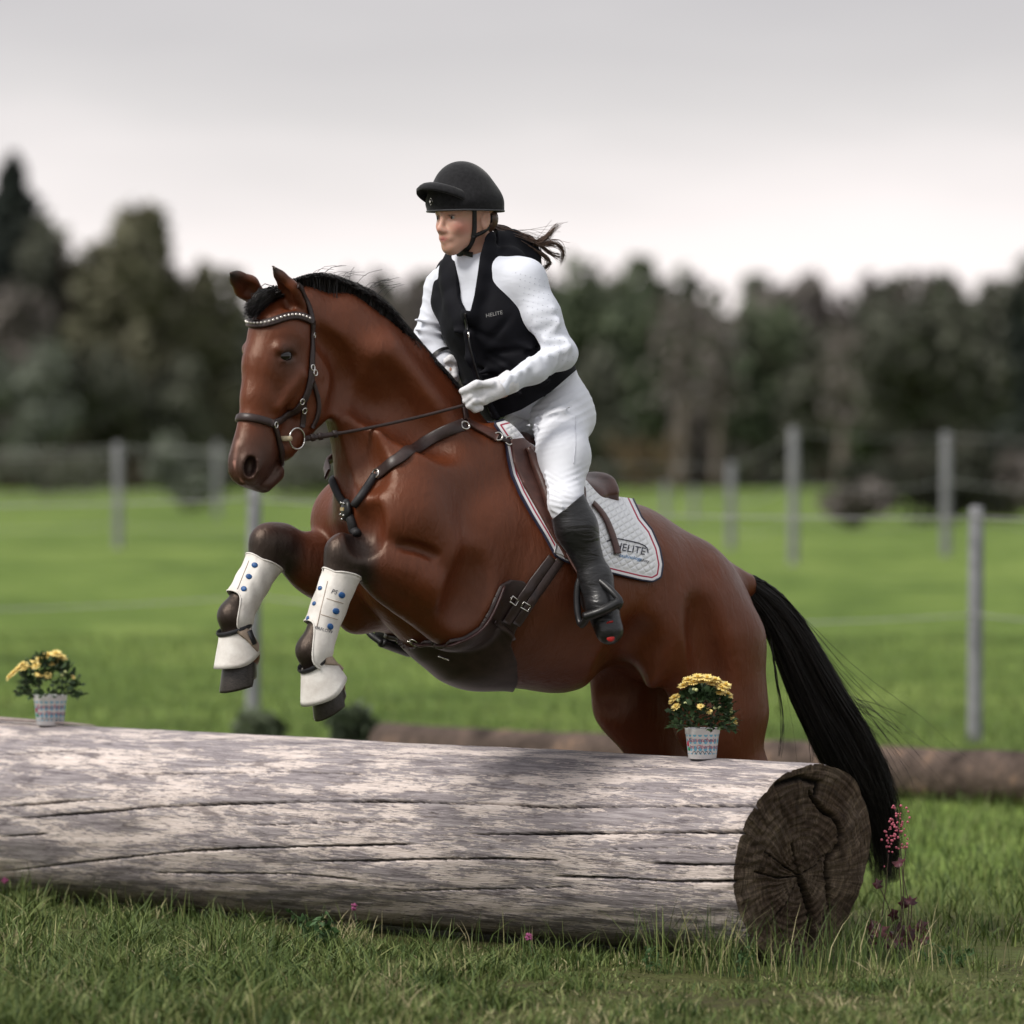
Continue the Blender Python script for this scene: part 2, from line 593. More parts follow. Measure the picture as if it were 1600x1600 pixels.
# ================================================================== ground
def gz(Z):
    """ground height at distance Z from the camera: level round the jump, then the meadow climbs gently"""
    return np.interp(Z, [0, 30.5, 34, 40, 47, 54, 75, 250, 900], [0, 0, .05, .25, .47, .62, .74, 1.0, 1.15])
gy = np.unique(np.concatenate([np.linspace(-4, 13, 24), np.linspace(13, 21, 150), np.linspace(21, 60, 110), np.geomspace(60, 900, 60)]))
gx = np.unique(np.concatenate([-np.geomspace(3.2, 420, 40)[::-1], np.linspace(-3.2, 3.2, 110), np.geomspace(3.2, 420, 40)]))
GX, GZ = np.meshgrid(gx, gy)
def lump(x, y, seed=0, f=1.0):
    r = np.random.default_rng(seed); o = 0
    for i in range(7):
        a = r.uniform(0, 6.28); k = f * r.uniform(.7, 2.2) * (1.45 ** i)
        o = o + np.sin((x * math.cos(a) + y * math.sin(a)) * k + r.uniform(0, 6.28)) / (1.3 ** i)
    return o / 3
near = np.clip((31 - GZ) / 4, 0, 1)
GH = gz(GZ) + lump(GX, GZ, 3, 1.2) * (.012 * near + .05 * np.clip((GZ - 34) / 20, 0, 1))
V = np.stack([GX, GZ - DIST, GH], -1).reshape(-1, 3)
r_, c_ = GX.shape
ii = (np.arange(r_ - 1)[:, None] * c_ + np.arange(c_ - 1)[None]).ravel()
F = np.stack([ii, ii + 1, ii + c_ + 1, ii + c_], 1)
mg = NT('meadow')
vg = mg.coord('Object')
big = mg.noise(vg, .16, 5, .6); mid = mg.noise(vg, 1.1, 6, .65); sml = mg.noise(vg, 14, 4, .65)
sepg = mg.n('ShaderNodeSeparateXYZ', {'Vector': vg}).outputs['Y']
grass_c = mg.ramp(mg.math('ADD', mg.math('MULTIPLY', big, .5), mg.math('MULTIPLY', mid, .5)), [(.40, (.085, .135, .030)), (.5, (.155, .225, .052)), (.62, (.24, .31, .085))])
grass_c = mg.mix(mg.maprange(sml, .35, .7), grass_c, mg.mix(1, grass_c, (.6, .65, .5), 'MULTIPLY'))
soil_c = mg.ramp(sml, [(.3, (.020, .018, .010)), (.6, (.050, .042, .022)), (.8, (.085, .068, .040))])
turf_c = mg.ramp(mg.math('ADD', mg.math('MULTIPLY', mid, .6), mg.math('MULTIPLY', sml, .4)), [(.35, (.050, .040, .024)), (.5, (.070, .075, .026)), (.7, (.11, .14, .045))])
cg = mg.mix(mg.maprange(sepg, 1.2, 3.5), turf_c, grass_c)
mg.fin(cg, .95, mg.bump(mg.math('ADD', mg.math('MULTIPLY', mid, 3.0), sml), .9, .05), .12)
ground = mesh_obj('ground', V, F, mg.m)
tag(ground, 'green meadow rising gently behind the jump', None, kind='structure')

# ================================================================== the big log
LR = at(1255, 1345, -.5)                      # centre of the sawn end
LD = norm(np.array([-.70, .714, 0]))           # along the log, away to the back left
LN = np.array([-LD[1], LD[0], 0.0]); LN = LN if LN[1] < 0 else -LN      # horizontal, towards the camera
LUP = np.array([0, 0, 1.0])
LRAD = .292; LLEN = 4.6
def log_hit(px, py):
    """(s, theta) on the log's skin at a pixel"""
    d = ray(px, py); o = CAMP - LR
    dn, du = d @ LN, d[2]; on, ou = o @ LN, o[2]
    A = dn * dn + du * du; B = 2 * (dn * on + du * ou); Cc = on * on + ou * ou - LRAD ** 2
    disc = max(B * B - 4 * A * Cc, 0); t = (-B - math.sqrt(disc)) / (2 * A)
    p = o + d * t
    return p @ LD, math.atan2(p[2], p @ LN)
cracks_px = [([(25, 1279), (150, 1270), (250, 1261), (350, 1257), (500, 1253), (620, 1253), (760, 1257), (860, 1262), (980, 1261), (1195, 1259)], 1.0),
             ([(725, 1304), (820, 1303), (900, 1303), (1000, 1302), (1175, 1300)], 1.1),
             ([(560, 1347), (640, 1344), (780, 1342), (880, 1344)], .8), ([(1010, 1349), (1080, 1351), (1160, 1351)], .8),
             ([(860, 1371), (980, 1373), (1050, 1378), (1160, 1377)], 1.1),
             ([(0, 1363), (100, 1352), (220, 1338), (300, 1330), (400, 1325), (520, 1322), (650, 1319)], .9),
             ([(180, 1211), (350, 1208), (450, 1206), (570, 1211)], .6), ([(640, 1190), (700, 1191), (770, 1188)], .7), ([(860, 1190), (960, 1195), (1080, 1197)], .5),
             ([(0, 1262), (70, 1256), (165, 1249)], .7), ([(0, 1308), (80, 1302)], .7), ([(240, 1366), (340, 1367), (460, 1367), (560, 1376)], .8),
             ([(480, 1347), (600, 1344), (720, 1341)], .6), ([(600, 1396), (700, 1392), (800, 1392), (900, 1387)], .5), ([(0, 1182), (60, 1179), (160, 1172)], .5),
             ([(700, 1228), (800, 1225), (1000, 1232), (1180, 1228)], .35), ([(380, 1290), (520, 1286), (640, 1284)], .35), ([(930, 1328), (1040, 1325), (1160, 1327)], .3)]
CR = []
for pts, w in cracks_px:
    st = np.array([log_hit(*p) for p in pts]); o_ = np.argsort(st[:, 0]); CR.append((st[o_, 0], st[o_, 1], w))
ns, nth = 440, 325
S = np.concatenate([np.linspace(0, 3.8, ns - 40), np.linspace(3.8, LLEN, 41)[1:]])
# finer rows on the side we see
tha = np.concatenate([np.linspace(-1.5, 1.75, 270), np.linspace(1.75, 2 * math.pi - 1.5, nth - 270 + 1)[1:-1]])
TH, SS = np.meshgrid(tha, S)
def vnoise(seed, u, v, n=9, amp=1.0):
    r = np.random.default_rng(seed); o = 0
    for i in range(n):
        o = o + np.sin(u * r.uniform(.5, 1.6) * (1.6 ** (i % 5)) + v * r.integers(1, 6) + r.uniform(0, 6.28)) * np.cos(v * r.integers(1, 9) + r.uniform(0, 6.28))
    return amp * o / n
RR = LRAD + vnoise(1, SS * 1.2, TH, 9, .012) + vnoise(2, SS * 6, TH * 3, 9, .0035) + .012 * np.sin(TH * 3 + .6) * .5
RR += vnoise(5, SS * 3, np.round(TH * 24) / 1.0, 8, .0012)
RR = RR + .008 * np.clip((SS - 2.6) / 1.5, 0, 1)
crk = np.zeros_like(RR)
for s_, t_, w in CR:
    tc_ = np.interp(SS, s_, t_) + vnoise(7, SS * 22, SS * 0, 6, .010) + vnoise(9, SS * 70, SS * 0, 6, .004)
    fade = np.clip((SS - s_[0]) / .06 + (1 if s_[0] < .02 else 0), 0, 1) * np.clip((s_[-1] - SS) / .10, 0, 1)
    hw = (.0030 + .0012 * np.sin(SS * 9 + w * 7)) * w / LRAD
    d_ = np.abs(np.angle(np.exp(1j * (TH - tc_))))
    g_ = np.clip(1.2 - d_ / np.maximum(hw, 1e-4), 0, 1) * fade
    crk = np.maximum(crk, g_ * min(1.0, w + .25))
RR -= crk * .020
# chewed bark at the near rim, top
RR -= .010 * np.clip(1 - SS / .10, 0, 1) * np.clip(vnoise(11, SS * 40, TH * 7, 9, 1.6), 0, 1)
endx = .045 * np.sin(TH) * -1.0 + vnoise(13, TH * 3, TH, 7, .010)          # the saw cut leans a little
SSx = SS - (endx * -1) * np.clip(1 - SS / .4, 0, 1)
P = LR + LD * SSx[..., None] + (LN * np.cos(TH)[..., None] + LUP * np.sin(TH)[..., None]) * RR[..., None]
V = P.reshape(-1, 3); nth_ = len(tha)
i_ = np.arange(len(S) - 1)[:, None] * nth_; j_ = np.arange(nth_)[None]; k_ = (j_ + 1) % nth_
F = np.stack([i_ + j_, i_ + k_, i_ + nth_ + k_, i_ + nth_ + j_], -1).reshape(-1, 4)
ml = NT('weathered_wood')
aS = ml.attr('along').outputs['Fac']; aT = ml.attr('round').outputs['Fac']
cv = ml.n('ShaderNodeCombineXYZ', {'X': aS, 'Y': aT, 'Z': 0.0}).outputs[0]
def lmap(sx, sy): return ml.n('ShaderNodeMapping', {'Vector': cv, 'Scale': (sx, sy, 1)}).outputs[0]
patch = ml.math('ADD', ml.math('MULTIPLY', ml.noise(lmap(2.2, 22), 1.5, 8, .68, .35), .45), ml.math('MULTIPLY', ml.noise(lmap(1.5, 8), 1.5, 6, .6, .35), .55))
streak = ml.noise(lmap(5, 85), 1.2, 6, .72, .5)
fleck = ml.noise(lmap(16, 150), 1.0, 4, .7, .4)
blot = ml.noise(lmap(3.2, 16), 1.7, 6, .66, .3)
fib = ml.noise(lmap(10, 420), 1.0, 3, .6)
grey = ml.ramp(streak, [(.28, (.13, .112, .122)), (.48, (.27, .24, .25)), (.66, (.43, .39, .395))])
bare = ml.ramp(streak, [(.25, (.52, .44, .40)), (.55, (.70, .61, .57)), (.8, (.80, .73, .70))])
f1 = ml.math('ADD', ml.math('MULTIPLY', patch, 1.0), ml.math('MULTIPLY', ml.math('SUBTRACT', fleck, .5), .55))
col = ml.mix(ml.maprange(f1, .49, .525), grey, bare)
col = ml.mix(ml.math('MULTIPLY', ml.maprange(ml.math('ADD', blot, ml.math('MULTIPLY', ml.math('SUBTRACT', fleck, .5), .7)), .56, .66), .70), col, (.085, .07, .08))
col = ml.mix(ml.math('MULTIPLY', ml.maprange(fleck, .60, .72), .75), col, (.06, .048, .05))
col = ml.mix(ml.math('MULTIPLY', ml.maprange(fib, .5, .8), .35), col, (.10, .085, .085))
low = ml.attr('dark_wood').outputs['Fac']
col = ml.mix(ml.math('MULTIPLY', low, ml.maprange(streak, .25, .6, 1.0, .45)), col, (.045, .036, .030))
col = ml.mix(ml.attr('crack').outputs['Fac'], col, (.012, .010, .009))
hgt = ml.math('ADD', ml.math('MULTIPLY', ml.maprange(f1, .47, .55), -.35), ml.math('ADD', ml.math('MULTIPLY', streak, .8), ml.math('MULTIPLY', fib, .35)))
ml.fin(col, .85, ml.bump(hgt, .75, .006), .2)
dark_wood = np.clip((-.75 - TH) / .5, 0, 1) * np.where(TH > 2.5, 0, 1)  # wood darkens towards the underside, at one spot and along the rim
dark_wood += np.clip(1 - np.hypot((SS - 2.72) / .13, (TH + .02) / .14), 0, 1) * .9
dark_wood += np.clip(1 - SS / .05, 0, 1) * .6 * np.clip(vnoise(15, SS * 60, TH * 8, 9, 3) + .5, 0, 1)
glog = empty('log', LR + LD * 2 - LUP * LRAD)
glog.location = tuple(LR + LD * 2 - LUP * LRAD)
tag(glog, 'big weathered grey log laid across the foreground as the jump', 'log')
bpy.context.view_layer.update()
mesh_obj('log_side', V, F, ml.m, glog, attr={'along': SS.ravel(), 'round': TH.ravel() * LRAD, 'crack': np.clip(crk.ravel() * 1.5, 0, 1), 'dark_wood': np.clip(dark_wood.ravel(), 0, 1)})
# sawn end
nr, nt_ = 110, nth_
rho = np.linspace(0, 1, nr) ** .9
R0 = RR[0]; E0 = endx[0]
TA = tha
def cap_xy(px, py):
    d = ray(px, py); t = ((LR - CAMP) @ LD) / (d @ LD); p = CAMP + d * t - LR
    return np.array([p @ LN, p[2]])
pith = cap_xy(1249, 1369)
RH, TT = np.meshgrid(rho, TA, indexing='ij')
ox = R0[None] * np.cos(TT); oz = R0[None] * np.sin(TT)
CX = pith[0] + (ox - pith[0]) * RH; CZ = pith[1] + (oz - pith[1]) * RH
def polydist(X, Z, pts):
    o = np.full(X.shape, 9.0)
    for a, b in zip(pts, pts[1:]):
        ab = b - a; t = np.clip(((X - a[0]) * ab[0] + (Z - a[1]) * ab[1]) / (ab @ ab), 0, 1)
        o = np.minimum(o, np.hypot(X - a[0] - t * ab[0], Z - a[1] - t * ab[1]))
    return o
dep = np.zeros_like(CX)
capc = [([(1252, 1238), (1270, 1262), (1292, 1276), (1302, 1300), (1298, 1325), (1288, 1345), (1296, 1385), (1304, 1420), (1296, 1445)], .007, .03),
        ([(1249, 1369), (1240, 1340), (1232, 1318)], .0035, .012), ([(1249, 1369), (1262, 1395), (1276, 1430), (1282, 1470)], .012, .03),
        ([(1249, 1369), (1222, 1352), (1192, 1330)], .003, .01), ([(1249, 1369), (1215, 1372), (1180, 1362)], .003, .01),
        ([(1300, 1340), (1330, 1322), (1352, 1312)], .0025, .008), ([(1290, 1372), (1325, 1380), (1355, 1382)], .0022, .008), ([(1249, 1369), (1235, 1410), (1215, 1445)], .003, .012),
        ([(1249, 1369), (1275, 1350), (1290, 1330)], .003, .01), ([(1200, 1225), (1235, 1215), (1265, 1222), (1262, 1240)], .010, .016)]
ck = np.zeros_like(CX)
for pts, w, dd in capc:
    pp = [cap_xy(*p) for p in pts]
    dist = polydist(CX, CZ, pp) + vnoise(21, CX * 90, CZ * 90, 6, .0035)
    g_ = np.clip(1.25 - dist / w, 0, 1); dep = np.maximum(dep, g_ * dd); ck = np.maximum(ck, np.clip(g_, 0, 1))
ang = np.arctan2(CZ - pith[1], CX - pith[0]); rad_ = np.hypot(CX - pith[0], CZ - pith[1])
dep += .0025 * np.sin(ang * 41 + 3 * np.sin(rad_ * 30)) * np.clip(rad_ / .08, 0, 1) + .0016 * np.sin(rad_ * 300)
dep += vnoise(23, CX * 24, CZ * 24, 9, .010)
# the right half stands a little proud of the rest
half = polydist(CX, CZ, [cap_xy(1310, 1300), cap_xy(1330, 1380)]); dep -= .022 * np.clip(1.3 - half / .075, 0, 1)
ed = np.clip((RH - .93) / .07, 0, 1); dep = dep * (1 - ed)
PC = LR + LN * CX[..., None] + LUP * CZ[..., None] + LD * (dep + E0[None] * RH ** 1.0)[..., None]
V = PC.reshape(-1, 3)
i_ = np.arange(nr - 1)[:, None] * nt_
F = np.stack([i_ + j_, i_ + nt_ + j_, i_ + nt_ + k_, i_ + k_], -1).reshape(-1, 4)
me2 = NT('end_grain')
cx_ = me2.n('ShaderNodeCombineXYZ', {'X': me2.attr('ring').outputs['Fac'], 'Y': me2.attr('angle').outputs['Fac'], 'Z': 0.0}).outputs[0]
rays_ = me2.noise(me2.n('ShaderNodeMapping', {'Vector': cx_, 'Scale': (6, 26, 1)}).outputs[0], 1.2, 5, .7)
rings = me2.noise(me2.n('ShaderNodeMapping', {'Vector': cx_, 'Scale': (90, 1.2, 1)}).outputs[0], 1.4, 4, .6)
vo = me2.coord('Object')
blot = me2.noise(vo, 7, 5, .65, .3)
colr = me2.ramp(me2.math('ADD', me2.math('MULTIPLY', rays_, .55), me2.math('MULTIPLY', rings, .45)), [(.34, (.034, .025, .019)), (.5, (.120, .090, .066)), (.66, (.29, .22, .155))])
colr = me2.mix(me2.maprange(blot, .42, .62), me2.mix(1, colr, (.5, .46, .45), 'MULTIPLY'), colr)
colr = me2.mix(me2.attr('crack').outputs['Fac'], colr, (.006, .005, .004))
me2.fin(colr, .9, me2.bump(me2.math('ADD', rays_, rings), .7, .006), .15)
mesh_obj('sawn_end', V, F, me2.m, glog, attr={'ring': rad_.ravel(), 'angle': ang.ravel(), 'crack': ck.ravel()})

# loose strip of split wood along the top at the back
def log_top(px):
    """pixel column -> s along the log"""
    o = CAMP - LR
    lo_, hi_ = -.2, LLEN
    for _ in range(40):
        m_ = (lo_ + hi_) / 2
        if project(LR + LD * m_ + LUP * LRAD)[0] > px: lo_ = m_
        else: hi_ = m_
    return (lo_ + hi_) / 2
s0, s1 = log_top(-60), log_top(165)
sp = [LR + LD * s_ + LUP * (LRAD + .006 + .012 * (s_ - s1) / (s0 - s1)) + LN * (.05 + .01 * math.sin(s_ * 9)) for s_ in np.linspace(s1, s0, 18)]
V, F = tube(sp, np.interp(np.linspace(0, 1, 18), [0, .3, 1], [.003, .012, .02]), 8, flat=(LUP, .45))
mesh_obj('split_strip', V, F, plain('split_wood', (.30, .25, .235), .85, .2, bump=.5), glog)

# ================================================================== second log on the meadow behind
def ground_at(px, Z):
    x = (px - 800) / FPX * Z
    return np.array([x, Z - DIST, float(gz(Z))])
a = np.array([-.62, 26.6 - DIST, .118]); b = np.array([3.9, 22.2 - DIST, .118])
n_ = 60; t = np.linspace(0, 1, n_)
pts = a + (b - a) * t[:, None] + np.stack([np.zeros(n_), np.zeros(n_), vnoise(31, t * 12, t * 3, 7, .014)], 1)
rad2 = .118 + vnoise(33, t * 20, t * 5, 7, .016)
V, F = tube(pts, rad2, 24)
m2 = NT('dark_bark'); vb = m2.coord('Object')
m2.fin(m2.ramp(m2.noise(vb, 5, 6, .7), [(.35, (.034, .025, .021)), (.55, (.105, .077, .064)), (.72, (.25, .16, .11))]), .9, m2.bump(m2.noise(vb, 18, 5), .8, .03), .15)
l2 = mesh_obj('log', V, F, m2.m)
tag(l2, 'thin brown log lying in the meadow behind the jump', 'log')
a = at(540, 1128, 10.2); 

# ================================================================== fences
mpost = NT('post_plastic'); mpost.fin(mpost.ramp(mpost.noise(mpost.coord(), 9, 4), [(.3, (.16, .16, .175)), (.75, (.26, .26, .28))]), .6, None, .3)
mwire = plain('fence_wire', (.30, .30, .30), .5, .4)
def fence(label, posts, wires, r):
    root = empty('fence', (posts[0][0], posts[0][1], posts[0][2]))
    tag(root, label, 'fence', 'meadow fences'); bpy.context.view_layer.update()
    tops = []
    for x, y, z, hh in posts:
        b = np.array([x, y, z]); tilt = np.array([RNG.normal(0, .006), 0, 1.0])
        pr = [(r * .98, -.1), (r * 1.02, .2), (r, hh * .5), (r * .98, hh - .02), (r * .85, hh - .004), (.001, hh)]
        V, F = lathe(pr, 14, b, tilt)
        mesh_obj('post', V, F, mpost.m, root)
    for wz, rw in wires:
        for p0, p1 in zip(posts, posts[1:]):
            A = np.array([p0[0], p0[1] - r, p0[2] + wz * p0[3]]); B = np.array([p1[0], p1[1] - r, p1[2] + wz * p1[3]])
            t = np.linspace(0, 1, 15)[:, None]
            pp = A * (1 - t) + B * t - np.array([0, 0, .10]) * (4 * t * (1 - t)) * (1 if wz < .7 else .35)
            V, F = tube(pp, rw, 6)
            mesh_obj('wire', V, F, mwire, root)
    return root
def post_at(px, Z, topy, basey=None):
    x = (px - 800) / FPX * Z; top = CAMZ - (topy - HORIZON) / FPX * Z
    z = float(gz(Z)) if basey is None else CAMZ - (basey - HORIZON) / FPX * Z
    return (x, Z - DIST, z, top - z)
fence('nearer electric fence with grey posts just behind the horse', [post_at(-700, 33.5, 770), post_at(395, 31.9, 762, 1130), post_at(1523, 29.6, 790, 1160), post_at(2760, 27.6, 800)], [(.95, .005), (.54, .004)], .042)
fence('farther electric fence with pale posts across the rising meadow', [post_at(-420, 64, 700), post_at(185, 60, 692, 878), post_at(1142, 61, 722, 872), post_at(1240, 54, 668, 872), post_at(1478, 56, 675, 868), post_at(1900, 56, 680)], [(.96, .005), (.60, .006), (.30, .004)], .05)
fence('farthest fence of short thin posts near the wood', [post_at(-200, 95, 705), post_at(340, 92, 690), post_at(1040, 90, 752), post_at(1085, 92, 760), post_at(1700, 95, 735)], [(.9, .007)], .05)

# ================================================================== trees
def leaf_mat(name, c0, c1):
    t = NT(name); v = t.coord('Object')
    return t.fin(t.ramp(t.noise(v, .55, 4, .6), [(.35, c0), (.68, c1)]), .85, None, .15)
LM = {'spruce': leaf_mat('needles_dark', (.026, .033, .030), (.060, .070, .058)), 'dark': leaf_mat('leaves_dark', (.078, .082, .064), (.135, .140, .108)),
      'olive': leaf_mat('leaves_olive', (.095, .094, .062), (.17, .163, .11)), 'green': leaf_mat('leaves_green', (.078, .098, .064), (.140, .165, .105)),
      'brown': leaf_mat('leaves_brown', (.115, .102, .095), (.20, .175, .163)), 'grey': leaf_mat('leaves_greygreen', (.105, .118, .095), (.21, .23, .185)),
      'thicket': leaf_mat('leaves_thicket', (.026, .030, .022), (.066, .068, .050)), 'rust': leaf_mat('leaves_rust', (.085, .065, .040), (.17, .125, .075))}
mtrunk = plain('tree_bark', (.07, .055, .045), .9, .15, var=.3, scale=5)
def leaf_cards(C, size, rng):
    n = len(C)
    A = norm(rng.normal(size=(n, 3))); B = norm(np.cross(A, rng.normal(size=(n, 3))))
    s = (size * rng.uniform(.6, 1.4, n))[:, None]
    V = np.stack([C - A * s, C + B * s * .6, C + A * s, C - B * s * .6], 1).reshape(-1, 3)
    return V, np.arange(4 * n).reshape(-1, 4)
def crown_points(kind, hgt, wid, n, rng):
    if kind == 'cone':
        z = hgt * (.06 + .94 * rng.uniform(0, 1, n) ** 1.35); lay = np.abs(((z / hgt * 13) % 1) - .35)
        r = wid * (1 - z / hgt) ** .72 * (1.05 - .55 * lay) * np.sqrt(rng.uniform(.15, 1, n)); a = rng.uniform(0, 6.283, n)
        return np.stack([r * np.cos(a), r * np.sin(a), z - .12 * r], 1)
    k = 26
    lc = norm(rng.normal(size=(k, 3))) * rng.uniform(.35, .85, (k, 1)); lc[:, 2] *= 1.0
    lr = rng.uniform(.20, .38, k)
    i = rng.integers(0, k, n); d = norm(rng.normal(size=(n, 3))) * (rng.uniform(.35, 1, n) ** .4)[:, None] * lr[i][:, None]
    p = lc[i] + d
    return np.stack([p[:, 0] * wid, p[:, 1] * wid, hgt * (.56 + .46 * p[:, 2])], 1)
def tree(px, topy, wpx, Z, kind, mat, label, cat='tree', n=2600, name='tree'):
    rng = np.random.default_rng(abs(int(px * 7 + topy)))
    g = ground_at(px, Z); mpp = Z / FPX
    top = CAMZ - (topy - HORIZON) * mpp; hgt = (top - g[2]) * (1.05 if kind == 'round' else 1.0); wid = wpx * mpp / 2
    root = empty(name, g); tag(root, label, cat, 'trees at the edge of the wood' if cat == 'tree' else 'bushes along the meadow edge'); bpy.context.view_layer.update()
    if cat == 'bush':
        C = crown_points('round', hgt, wid, n, rng); C[:, 2] = np.abs(C[:, 2] - hgt * .1) * 1.02
    else:
        C = crown_points(kind, hgt, wid, n, rng)
    V, F = leaf_cards(C + g, max(.05, min(.42, hgt * .035)) * (1.0 if cat == 'tree' else 1.4), rng)
    mesh_obj('crown', V, F, LM[mat], root)
    r0 = max(.02, hgt * .022)
    mb = MB()
    mb.add(*tube([g - [0, 0, .2], g + [hgt * .01, 0, hgt * .4], g + [0, 0, hgt * .92]], [r0, r0 * .7, r0 * .12], 8, 12))
    for _ in range(9):
        z = rng.uniform(.25, .7) * hgt; a = rng.uniform(0, 6.28); L = wid * rng.uniform(.5, .85)
        p0 = g + [0, 0, z]; p1 = p0 + np.array([math.cos(a) * L, math.sin(a) * L, L * (.6 if kind != 'cone' else -.1)])
        mb.add(*tube([p0, (p0 + p1) / 2 + [0, 0, .1 * L], p1], [r0 * .4, r0 * .28, r0 * .08], 6))
    mb.build('trunk', mtrunk, root)
tree(20, 246, 330, 240, 'cone', 'spruce', 'tall pointed dark spruce, tallest tree of the picture', n=3600)
tree(-45, 310, 260, 235, 'cone', 'spruce', 'dark spruce cut off by the left edge, beside the tallest spruce')
tree(100, 350, 220, 238, 'round', 'dark', 'dark leafy tree between the tallest spruce and the round olive tree', n=3600)
tree(212, 318, 230, 232, 'round', 'olive', 'round topped olive green tree left of the horse', n=4200)
tree(296, 415, 190, 236, 'round', 'olive', 'lower olive tree between the round tree and the horse ears', n=3200)
tree(362, 462, 150, 242, 'round', 'dark', 'dark green tree straight behind the horse forehead')
tree(10, 450, 170, 222, 'round', 'brown', 'brownish leafy tree in front of the tallest spruce', n=3200)
tree(120, 520, 190, 224, 'round', 'dark', 'low dark tree in front of the left wood')
tree(30, 545, 190, 214, 'round', 'grey', 'pale grey green low tree at the left edge', n=3000)
tree(190, 500, 130, 226, 'round', 'olive', 'small yellowish olive tree low before the round olive tree')
tree(265, 560, 170, 226, 'round', 'dark', 'small dark tree low behind the horse nose')
tree(640, 446, 170, 262, 'round', 'brown', 'brownish bare tree behind the rider far arm')
tree(905, 410, 200, 250, 'round', 'green', 'fresh green tree just behind the rider elbow', n=3400)
tree(990, 432, 170, 248, 'round', 'green', 'second fresh green tree, right beside the one at the rider elbow', n=3000)
tree(925, 545, 150, 236, 'round', 'dark', 'low dark green tree under the two fresh green trees')
tree(1452, 415, 260, 232, 'round', 'dark', 'broad dark round tree towards the right edge', n=5000)
tree(1375, 500, 170, 236, 'round', 'green', 'lower green tree joined to the broad dark round tree', n=3000)
tree(1180, 470, 190, 252, 'round', 'green', 'grey green tree in the middle of the right wood')
tree(1285, 478, 170, 250, 'round', 'dark', 'dark tree left of the broad dark round tree')
tree(1590, 452, 120, 246, 'cone', 'spruce', 'dark conifer cut by the right edge')
tree(1090, 478, 120, 256, 'cone', 'brown', 'slim brown tree with bare pale trunk behind the saddle')
tree(1005, 650, 120, 205, 'round', 'rust', 'rusty orange bush at the foot of the green trees', 'bush', 900, 'bush')
tree(290, 672, 150, 110, 'round', 'grey', 'grey green bush behind the fence below the horse nose', 'bush', 2200, 'bush')
tree(70, 700, 240, 150, 'round', 'dark', 'low dark hedge bush at the left edge of the meadow', 'bush', 2400, 'bush')
tree(480, 690, 200, 150, 'round', 'dark', 'low dark bush behind the horse neck', 'bush', 2000, 'bush')
tree(1440, 690, 300, 84, 'round', 'thicket', 'wide dark thicket behind the fence on the right', 'bush', 4200, 'bush')
tree(1570, 690, 220, 92, 'round', 'brown', 'brown thicket beside the wide dark thicket at the right edge', 'bush', 3000, 'bush')
tree(1340, 745, 130, 78, 'round', 'brown', 'small brown bush at the left end of the wide thicket', 'bush', 1600, 'bush')
tree(552, 1092, 60, 27.2, 'round', 'green', 'small dark weed clump in the meadow under the near hoof', 'bush', 500, 'bush')
tree(402, 1120, 70, 29.5, 'round', 'green', 'low weed clump at the foot of the grey post', 'bush', 500, 'bush')
mpale = plain('pale_bark', (.15, .125, .11), .9, .15, var=.25, scale=4)
for px, ty, Z, lab in ((1062, 470, 228, 'bare pale trunk standing right of the fresh green trees'), (1118, 500, 234, 'second bare pale trunk, thinner, before the right wood'), (600, 470, 240, 'slim pale trunk between the horse mane and the rider arm'), (1312, 520, 226, 'short pale trunk left of the broad dark round tree')):
    g = ground_at(px, Z); hgt = CAMZ - (ty - HORIZON) * Z / FPX - g[2]; rg_ = np.random.default_rng(px)
    root = empty('tree', g); tag(root, lab, 'tree', 'bare trees before the wood'); bpy.context.view_layer.update()
    mb = MB(); mb.add(*tube([g, g + [.15, 0, hgt * .5], g + [-.1, 0, hgt]], [.24, .17, .04], 8, 12))
    for i in range(12):
        z = rg_.uniform(.35, .95) * hgt; a = rg_.uniform(0, 6.28); L = hgt * rg_.uniform(.08, .16); p0 = g + [0, 0, z]
        mb.add(*tube([p0, p0 + np.array([math.cos(a) * L, math.sin(a) * L, L * .8])], [.05, .012], 5))
    mb.build('trunk', mpale, root)
    C = np.stack([rg_.normal(0, hgt * .075, 320), rg_.normal(0, hgt * .07, 320), hgt * rg_.uniform(.45, 1.02, 320)], 1); V, F = leaf_cards(C + g, .22, rg_)
    mesh_obj('crown', V, F, LM['brown'], root)
# the wood behind reads as one mass
rng = np.random.default_rng(5)
mb_v = {k: [] for k in ('brown', 'dark', 'green')}
for i in range(190):
    px = rng.uniform(-260, 1860) if i < 130 else (rng.uniform(-900, -200) if i % 2 else rng.uniform(1800, 2500)); Z = rng.uniform(262, 330)
    ty = np.interp(px, [-260, 0, 200, 360, 480, 560, 640, 800, 1000, 1600, 1900], [330, 380, 400, 470, 470, 425, 440, 448, 446, 444, 440]) + rng.normal(-6, 9)
    g = ground_at(px, Z); mpp = Z / FPX; hgt = CAMZ - (ty - HORIZON) * mpp - g[2]
    kind = 'cone' if rng.uniform() < .4 else 'round'
    C = crown_points(kind, hgt, rng.uniform(85, 150) * mpp / 2 * (1 if kind == 'round' else .9), 620, rng)
    k = rng.choice(['brown', 'dark', 'green'], p=[.5, .35, .15])
    V, F = leaf_cards(C + g, .5, rng); mb_v[k].append(V)
    U = np.stack([rng.normal(0, 1.6, 110), rng.normal(0, 1.0, 110), np.abs(rng.normal(0, 1.7, 110))], 1); V, F = leaf_cards(U + g, .55, rng); mb_v['dark'].append(V)
    tv, tf = tube([g, g + [0, 0, hgt * .9]], [.2, .04], 4)
    mb_v['brown'].append(np.stack([tv[[0, 1, 5, 4]], tv[[1, 2, 6, 5]], tv[[2, 3, 7, 6]], tv[[3, 0, 4, 7]]]).reshape(-1, 3))
Vs = []; mi = []
